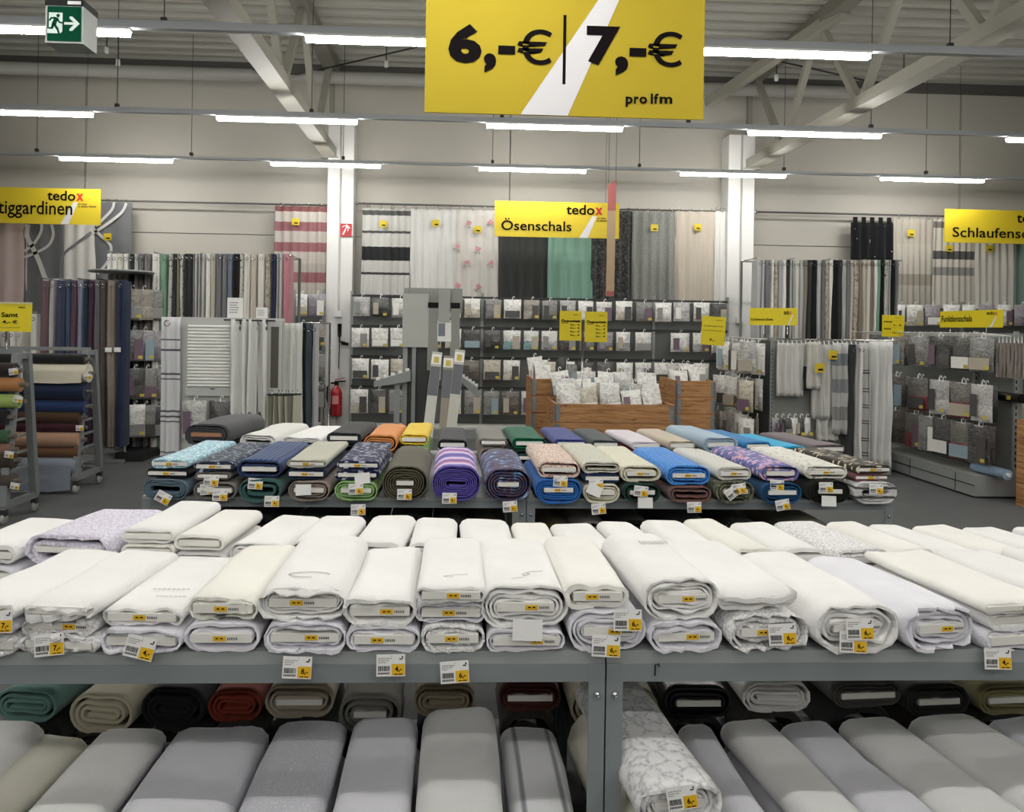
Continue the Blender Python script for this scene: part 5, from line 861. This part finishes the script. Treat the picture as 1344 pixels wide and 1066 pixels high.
# ------------------------------------------------------------------ wooden crates
M_hinge = mat('galvanised hinge', '#8b9296', .4, metal=.6, bump=.3, bscale=60)
def crate(lab, x, y, W_, D_, n, rz=0, hh=.195):
    t = thing('wooden_crate', lab, 'crate', (x, y, 0), rz); MB().box(-W_/2, W_/2, 0, D_, 0.0, .02).build('floor_board', wood(), t)
    for k in range(n):
        z0, z1 = .02+k*hh+.004, .02+(k+1)*hh-.002
        for q in range(2):
            za, zb = z0+(z1-z0)*q/2, z0+(z1-z0)*(q+1)/2-.002*(q == 0)
            if q == 0: za, zb = z0, z1
            else: continue
            MB().box(-W_/2+.02, W_/2-.02, 0, .022, za, zb).build('plank', wood(), t); MB().box(-W_/2+.02, W_/2-.02, D_-.022, D_, za, zb).build('plank', wood(), t); MB().box(-W_/2, -W_/2+.02, 0.0, D_, za, zb).build('plank', wood(), t); MB().box(W_/2-.02, W_/2, 0, D_, za, zb).build('plank', wood(), t)
        for sx in (-1, 1):
            h_ = MB().box(sx*W_/2-.045*(sx > 0)-.002, sx*W_/2+.045*(sx < 0)+.002, -.004, .0, z0+.01, z1-.01).box(sx*W_/2-.003, sx*W_/2+.003, -.004, .05, z0+.01, z1-.01).build('corner_hinge', M_hinge, t)
            for zz in (z0+.05, z1-.05): MB().lathe([(0,.006), (.006,.004), (.006,0)], 6).build('rivet', M_chrome, h_, (sx*(W_/2-.02), -.0042, zz), (math.radians(90), 0, 0))
    return t
def crate_px(lab, pl, pr_, Y, D_, n, rz=0): a, b = atY(pl, 545, Y).x, atY(pr_, 545, Y).x; return crate(lab, (a+b)/2, Y, b-a, D_, n, rz), (a+b)/2, b-a
CY = 8.25
c1 = crate_px('wooden pallet-collar crate full of white packages in the middle', 729, 885, CY, .8, 4); c2 = crate_px('wooden crate behind the middle crate at its left', 698, 728, CY+.95, .8, 5); c3 = crate_px('wooden crate right of the middle crate before the rack', 888, 938, CY+.95, .8, 5)
p = atZ(1330, 690, 0); crate('wooden crate cut off by the right picture edge', p.x*(p.y+.8)/p.y+.62, p.y, 1.2, .8, 4)
# white packages heaped in the crates
def heap(cx_, cy_, W_, D_, ztop, nx, ny, name, seed, big=.25):
    r = random.Random(seed); i = 0; cols = [3, 3, 0, 5, 3, 1, 3, 9, 3, 0]
    for j in range(ny):
        for k in range(nx):
            x = cx_-W_/2+W_*(k+.5)/nx+r.uniform(-.02, .02); y = cy_+.09+(D_-.2)*(j+.3)/ny; c_ = cols[r.randrange(10)]; hh = big*r.uniform(.95, 1.15)
            package((x, y, ztop-hh*.5+.05*j+r.uniform(-.02, .02)), W_/nx*.92, hh, c_, '%s curtain package, %s from left in %s row of %s' % (PKC[c_][0], ordn(k), ordn(j), name), r.uniform(-.2, .2), seed+i, rot=(math.radians(-14+r.uniform(-8, 8)), math.radians(r.uniform(-10, 10)), r.uniform(-.15, .15)), group='packages in the crates', d=.02); i += 1
heap(c1[1], CY, c1[2]-.1, .8, .82, 5, 4, 'the middle crate', 1000); heap(c2[1], CY+.95, c2[2]-.06, .8, 1.0, 1, 3, 'the left rear crate', 1100, .28); heap(c3[1], CY+.95, c3[2]-.06, .8, 1.0, 2, 2, 'the right rear crate', 1150, .28)
pq = atY(735, 480, CY+.3)
for i, (px, w_, h_, c_) in enumerate(((737, .1, .42, 7), (750, .12, .34, 8), (770, .1, .3, 3))): q = atY(px, 512, CY+.66); package((q.x, CY+.66, q.z-.05), w_, h_, c_, '%s tall narrow package sticking out of the middle crate, %s' % (PKC[c_][0], ordn(i)), 0, 1200+i, False, group='packages in the crates')
# yellow price cards on posts
def price_card(px0, px1, py0, py1, Y, lab, lines, post=None, tilt=0, rzd=0, Wq=None):
    p = atY((px0+px1)/2, py1, Y); t = thing('price_card', lab, 'sign', p, math.radians(rzd)); sx = Y/F; Wq = Wq or (px1-px0)*sx/math.cos(math.radians(rzd)); Hq = (py1-py0)*sx; q = MB().box(-Wq/2, Wq/2, 0, .004, 0, Hq).build('card', mat('price card yellow', '#d9c510', .5), t, (0,0,0), (0, math.radians(tilt), 0))
    for body, u0, u1, v0, v1, off in lines: link('lettering', text_mesh('lettering', body, -Wq/2+u0*Wq, -Wq/2+u1*Wq, v0*Hq, v1*Hq, M_ink, -.002, off), q)
    if post: 
        for u, ln in post: MB().tube([(-Wq/2+u*Wq, .008, Hq*.5), (-Wq/2+u*Wq, .008, -ln)], .006, 6).build('post', M_chrome, t)
    return t
ol = [('tedox', .62, .86, .86, .9, 0), ('Ösenschals', .07, .95, .62, .72, .05), ('-----', .1, .38, .575, .6, 0), ('%s,- €', .48, .92, .50, .565, .02), ('%s,- €', .48, .92, .39, .455, .02), ('%s,- €', .48, .92, .27, .335, .02), ('%s,- €', .48, .92, .15, .215, .02)]
pz = atY(763, 447, 8.6).z-.9
price_card(734, 763, 408, 447, CY+.3, 'yellow eyelet curtain price card above the crate, left one', ol, [(1.05, pz)]); price_card(767, 797, 409, 449, CY+.3, 'yellow eyelet curtain price card above the crate, right one', ol, [(-.06, pz)])
CARD7 = price_card(919, 951, 415, 453, 9.0, 'yellow 7 euro price card at the left end of the sheer curtain rack', [('tedox', .6, .88, .86, .9, 0), ('Scheibengardinen', .08, .9, .63, .69, .01), ('7,-', .35, .62, .12, .22, .03), ('____', .04, .9, .50, .51, 0)], [(.5, .1)], 3); MB().tube([(0, .01, .05), (.62, .2, .05)], .006, 6).build('arm', M_chrome, CARD7)
price_card(1157, 1187, 413, 442, 9.0, 'yellow price card before the tall right rack', [('tedox', .58, .84, .86, .9, 0), ('-----', .08, .45, .66, .71, 0), ('9,- €', .5, .88, .48, .57, .02), ('-----', .08, .40, .33, .38, 0), ('12,- €', .46, .86, .14, .23, .02), ('______', .06, .94, .735, .74, 0), ('______', .06, .94, .405, .41, 0)], [(.5, .12)])
# ------------------------------------------------------------------ sheer curtain gondola, centre right
G2Y0, G2Y1 = 8.85, 10.1; gx0, gx1 = atY(1012, 450, G2Y0).x, atY(1166, 450, G2Y0).x; gz = atY(1080, 446, G2Y0).z
M_gond = mat('gondola grey panel', '#7f817d', .55); M_slot = mat('slot black', '#1d1d1d', .7)
t = thing('sheer_curtain_gondola', 'grey double-sided gondola hung with sheer curtains right of the crates', 'rack', (gx0, G2Y0, 0)); GW = gx1-gx0
MB().box(.02, GW-.02, .02, .05, .12, gz-.02).build('end_panel', M_gond, t); MB().box(.06, .09, .05, G2Y1-G2Y0, .12, gz-.02).build('side_panel', M_panel, t); MB().box(.0, GW, -.1, G2Y1-G2Y0, 0, .12).build('base', M_post, t)
for x in (0, GW-.03):
    u = MB().box(x, x+.03, -.01, .02, 0, gz+.02).build('upright', M_post, t)
    for k in range(22): z = .4+k*(gz-.5)/22; MB().quad((x+.01, -.0112, z), (x+.02, -.0112, z), (x+.02, -.0112, z+.03), (x+.01, -.0112, z+.03)).build('slot', M_slot, u)
MB().tube([(0, -.12, gz), (GW, -.12, gz)], .012, 6).build('hang_rail', M_chrome, t); MB().tube([(-.02, 0, gz), (-.02, G2Y1-G2Y0, gz)], .012, 6).build('hang_rail', M_chrome, t)
for k in range(26): x = .03+k*(GW-.06)/25; MB().tube([(x, -.12, gz+.0), (x, -.14, gz-.05)], .006, 5).build('clip', M_hook, t)
for k in range(14): y = .05+k*.085; MB().tube([(-.34, y, gz+.01), (.06, y, gz-.01)], .005, 5).build('peg', M_hook, t)
she = lambda n, c: mat(n, c, .85, var=.08, vscale=6, alpha=.86)
Yg = G2Y0-.12
curtain(1020, 1054, 450, 520, she('sheer e', '#d9d8d3'), 'short sheer valance, leftmost on the gondola end', 4, .03, None, 'none', 61, Yg, 'sheer_curtain')
curtain(1054, 1062, 450, 512, bands('sheer black foot', [(0, '#333333'), (.5, '#b9b6ae')]), 'narrow sheer valance with black lower half', 1, .02, None, 'none', 62, Yg, 'sheer_curtain')
curtain(1060, 1078, 449, 510, she('sheer f', '#d4d2ca'), 'short sheer valance with small yellow tag', 2, .03, (1076, 483), 'none', 63, Yg-.06, 'sheer_curtain')
curtain(1066, 1094, 452, 550, she('sheer g', '#cecdc7'), 'long pale sheer panel in the middle of gondola end', 3, .03, (1094, 466), 'none', 64, Yg+.02, 'sheer_curtain')
curtain(1072, 1100, 540, 578, she('sheer e', ''), 'lower sheer frill under the long pale panel', 3, .03, None, 'none', 65, Yg+.06, 'sheer_curtain')
curtain(1094, 1112, 450, 570, bands('sheer grey blocks', [(0, '#b5b5b1'), (.15, '#8b8b88'), (.3, '#b5b5b1'), (.45, '#85878a'), (.6, '#b5b5b1'), (.75, '#7b8084'), (.88, '#b9bab8')]), 'sheer panel with grey blocks on the gondola end', 2, .03, None, 'none', 66, Yg-.02, 'sheer_curtain')
for i, (a, b, m_) in enumerate(((1112, 1117, 'dark'), (1117, 1122, 'lgrey'), (1122, 1128, 'white'))): sample(a, b, 452, Yg, .14, SC[m_], '%s slim curtain strip on the gondola end' % ('dark', 'light grey', 'white')[i], 970+i, 'strips on the gondola end')
curtain(1128, 1141, 450, 612, bands('white with black line groups', [(0, '#aeaeab')]+[(v+d_, c_) for v in (.08, .2, .34, .47, .6, .75) for d_, c_ in ((0, '#2f2f30'), (.008, '#aeaeab'), (.022, '#2f2f30'), (.03, '#aeaeab'))]+[(.95, '#b5b5b2')]), 'white curtain strip with black line groups on gondola end', 1, .02, None, 'none', 67, Yg-.05, 'sheer_curtain')
curtain(1140, 1168, 448, 613, she('sheer h', '#dededb'), 'long crumpled white sheer at the right gondola corner', 3, .05, None, 'none', 68, Yg-.05, 'sheer_curtain')
for i in range(6):
    p = atY(1018+i*8, 572, Yg); c_ = (11, 7, 2, 3, 2, 3)[i]; package((p.x, Yg, p.z), .1, .2, c_, '%s small package, %s on the low pegs of gondola end' % (PKC[c_][0], ordn(i)), R.uniform(-.3, .3), 1300+i, group='packages on the sheer curtain gondola')
for ri, (z1_, hh) in enumerate(((gz-.03, .36), (gz-.45, .36), (gz-.88, .34))):
    for k in range(5):
        for q in range(2):
            c_ = (3, 1, 5, 0, 9, 8, 4, 3, 0, 5)[(k*2+q+ri*3) % 10]; package((gx0-.08-.13*q-R.uniform(0, .04), G2Y0+.12+k*.24, z1_-hh-R.uniform(0, .03)), .22, hh, c_, '%s curtain package, %s row, %s peg, %s on gondola side' % (PKC[c_][0], rn_[ri], ordn(k), ('inner', 'outer')[q]), math.radians(-90+R.uniform(-12, 40)), 1320+ri*12+k*2+q, group='packages on the sheer curtain gondola')
def long_sign(px0, px1, py0, py1, Y, rzd, lab, text, tb, lb, posts, Wq=None):
    t = price_card(px0, px1, py0, py1, Y, lab, [(text, *tb, .02), ('tedo', lb[0], lb[1], lb[2], lb[3], .02)], posts, 0, rzd, Wq); q = t.children[0]
    sx = Y/F; Wq = Wq or (px1-px0)*sx/math.cos(math.radians(rzd)); Hq = (py1-py0)*sx
    link('lettering', text_mesh('lettering', 'x', -Wq/2+Wq*(lb[1]+.005), -Wq/2+Wq*(lb[1]+.045), Hq*lb[2], Hq*(lb[2]+(lb[3]-lb[2])*.7), M_red, -.002, .02), q)
    MB().poly([(Wq*.30, -.0015, .002), (Wq*.345, -.0015, .002), (Wq*.42, -.0015, Hq*.62), (Wq*.40, -.0015, Hq*.62)]).build('white_stripe', mat('sign white', '', .6), q)
long_sign(988, 1041, 404, 427, 9.3, -28, 'small yellow sign on top of the sheer curtain gondola', 'Scheibengardinen', (.02, .5, .22, .42), (.72, .84, .62, .9), [(.3, .1), (.8, .1)])
long_sign(1232, 1313, 407, 430, 8.55, -88, 'long yellow sign above the right gondola for functional curtains', 'Funktionsschals', (.03, .54, .34, .72), (.76, .88, .72, .93), [(.17, .12), (.75, .12)], 1.02)
# ------------------------------------------------------------------ right gondola
GX = 5.45; gy0, gy1 = 7.5, 10.15; z2 = 1.60
t = thing('package_gondola', 'grey gondola with three rows of packages along the right aisle', 'rack', (GX, gy0, 0)); GL = gy1-gy0; yu = 8.1-gy0
MB().box(.0, .04, 0, GL, .2, z2).build('back_panel', M_gond, t); MB().box(-.42, .3, 0, GL, .02, .2).build('base_plinth', M_post, t); MB().box(-.42, .0, 0, GL, .201, .215).build('base_shelf', mat('base shelf grey', '#8b8d88', .5), t)
for y in (.3, yu+.5, yu+1.3): MB().box(-.424, -.4205, y-.004, y+.004, .03, .2).build('plinth_joint', M_slot, t)
MB().box(-.424, -.4205, 0, GL, .12, .128).build('plinth_groove', M_slot, t)
for y in (0, yu, GL-.03):
    u = MB().box(-.04, -.001, y, y+.03, .216, z2+.02).build('upright', M_post, t)
    for k in range(20): z = .3+k*(z2-.35)/20; MB().quad((-.03, y-.0012, z), (-.015, y-.0012, z), (-.015, y-.0012, z+.035), (-.03, y-.0012, z+.035)).build('slot', M_slot, u)
for k in range(24): y = .08+k*(GL-.1)/24; MB().tube([(-.38, y, z2-.0), (-.02, y, z2-.03)], .006, 5).build('peg', M_hook, t)
rowsR = [(1.56, .34, [(1175, 4), (1205, 8), (1232, 7), (1263, 2), (1288, 8)]), (1.10, .36, [(1176, 12), (1205, 10), (1233, 1), (1263, 10), (1289, 1)]), (.70, .38, [(1176, 12), (1201, 10), (1221, 8), (1237, 2), (1263, 10), (1286, 7)])]
for ri, (zt_, hh, cols) in enumerate(rowsR):
    for ci, (px, c_) in enumerate(cols):
        for q in range(2):
            p = atX(px+5*q, 500, GX-.34+.12*q); cc = c_ if q == 0 else (8, 2, 12)[ci % 3]
            package((p.x, p.y, zt_-hh-.012*q), .27, hh, cc, '%s curtain package, %s row, %s from left, %s on right gondola' % (PKC[cc][0], rn_[ri] if ri < 2 else 'lowest', ordn(ci), ('outer', 'inner')[q]), math.radians(-74+R.uniform(-8, 8)), 1400+ri*20+ci*2+q, group='packages on the right gondola', d=.028)
for k in range(8): p = atX(1311+k*5, 470, GX-.25); sm = thing('fabric_sample', 'taupe fabric sample strip, %s from left on right gondola end bay' % ordn(k), 'fabric sample', (p.x, p.y, 1.18), math.radians(-40), 'taupe strips on the right gondola'); strip_mesh(.05, .33, 1500+k, .04).build('cloth', SC['mauve' if k % 2 else 'taupe'], sm); MB().tube([(0, 0, .33), (0, 0, .4)], .004, 5).build('hook', M_hook, sm)
p = atX(1330, 522, GX-.048); g = thing('rolled_package', 'glossy black rolled package lying in the right gondola end bay', 'package', (p.x, p.y, p.z)); MB().tube([(0, .22, 0), (0, -.12, 0)], .045, 10).build('film', mat('black film', '#0e0e10', .2), g); MB().box(-.025, .025, -.003, .002, -.02, .02).build('price_sticker', mat('package sticker', ''), g, (-.048, .0, 0), (0, 0, math.radians(-90)))
curtain(1318, 1370, 530, 612, C('pale sand cloth', '#a09e8d'), 'pale sand cloth panel in the right gondola end bay', 3, .02, None, 'none', 70, 7.75, 'cloth_panel')
p = atX(1315, 622, GX-.25); g = thing('film_roll', 'light blue film roll on the base of the right gondola', 'roll', (p.x, p.y, .27)); MB().tube([(.0, .4, 0), (.0, -.08, 0)], .05, 12).build('roll', mat('blue film', '#8fa9c2', .3), g); MB().tube([(0, -.1, 0), (0, -.07, 0)], .02, 8).build('core', M_paper, g)
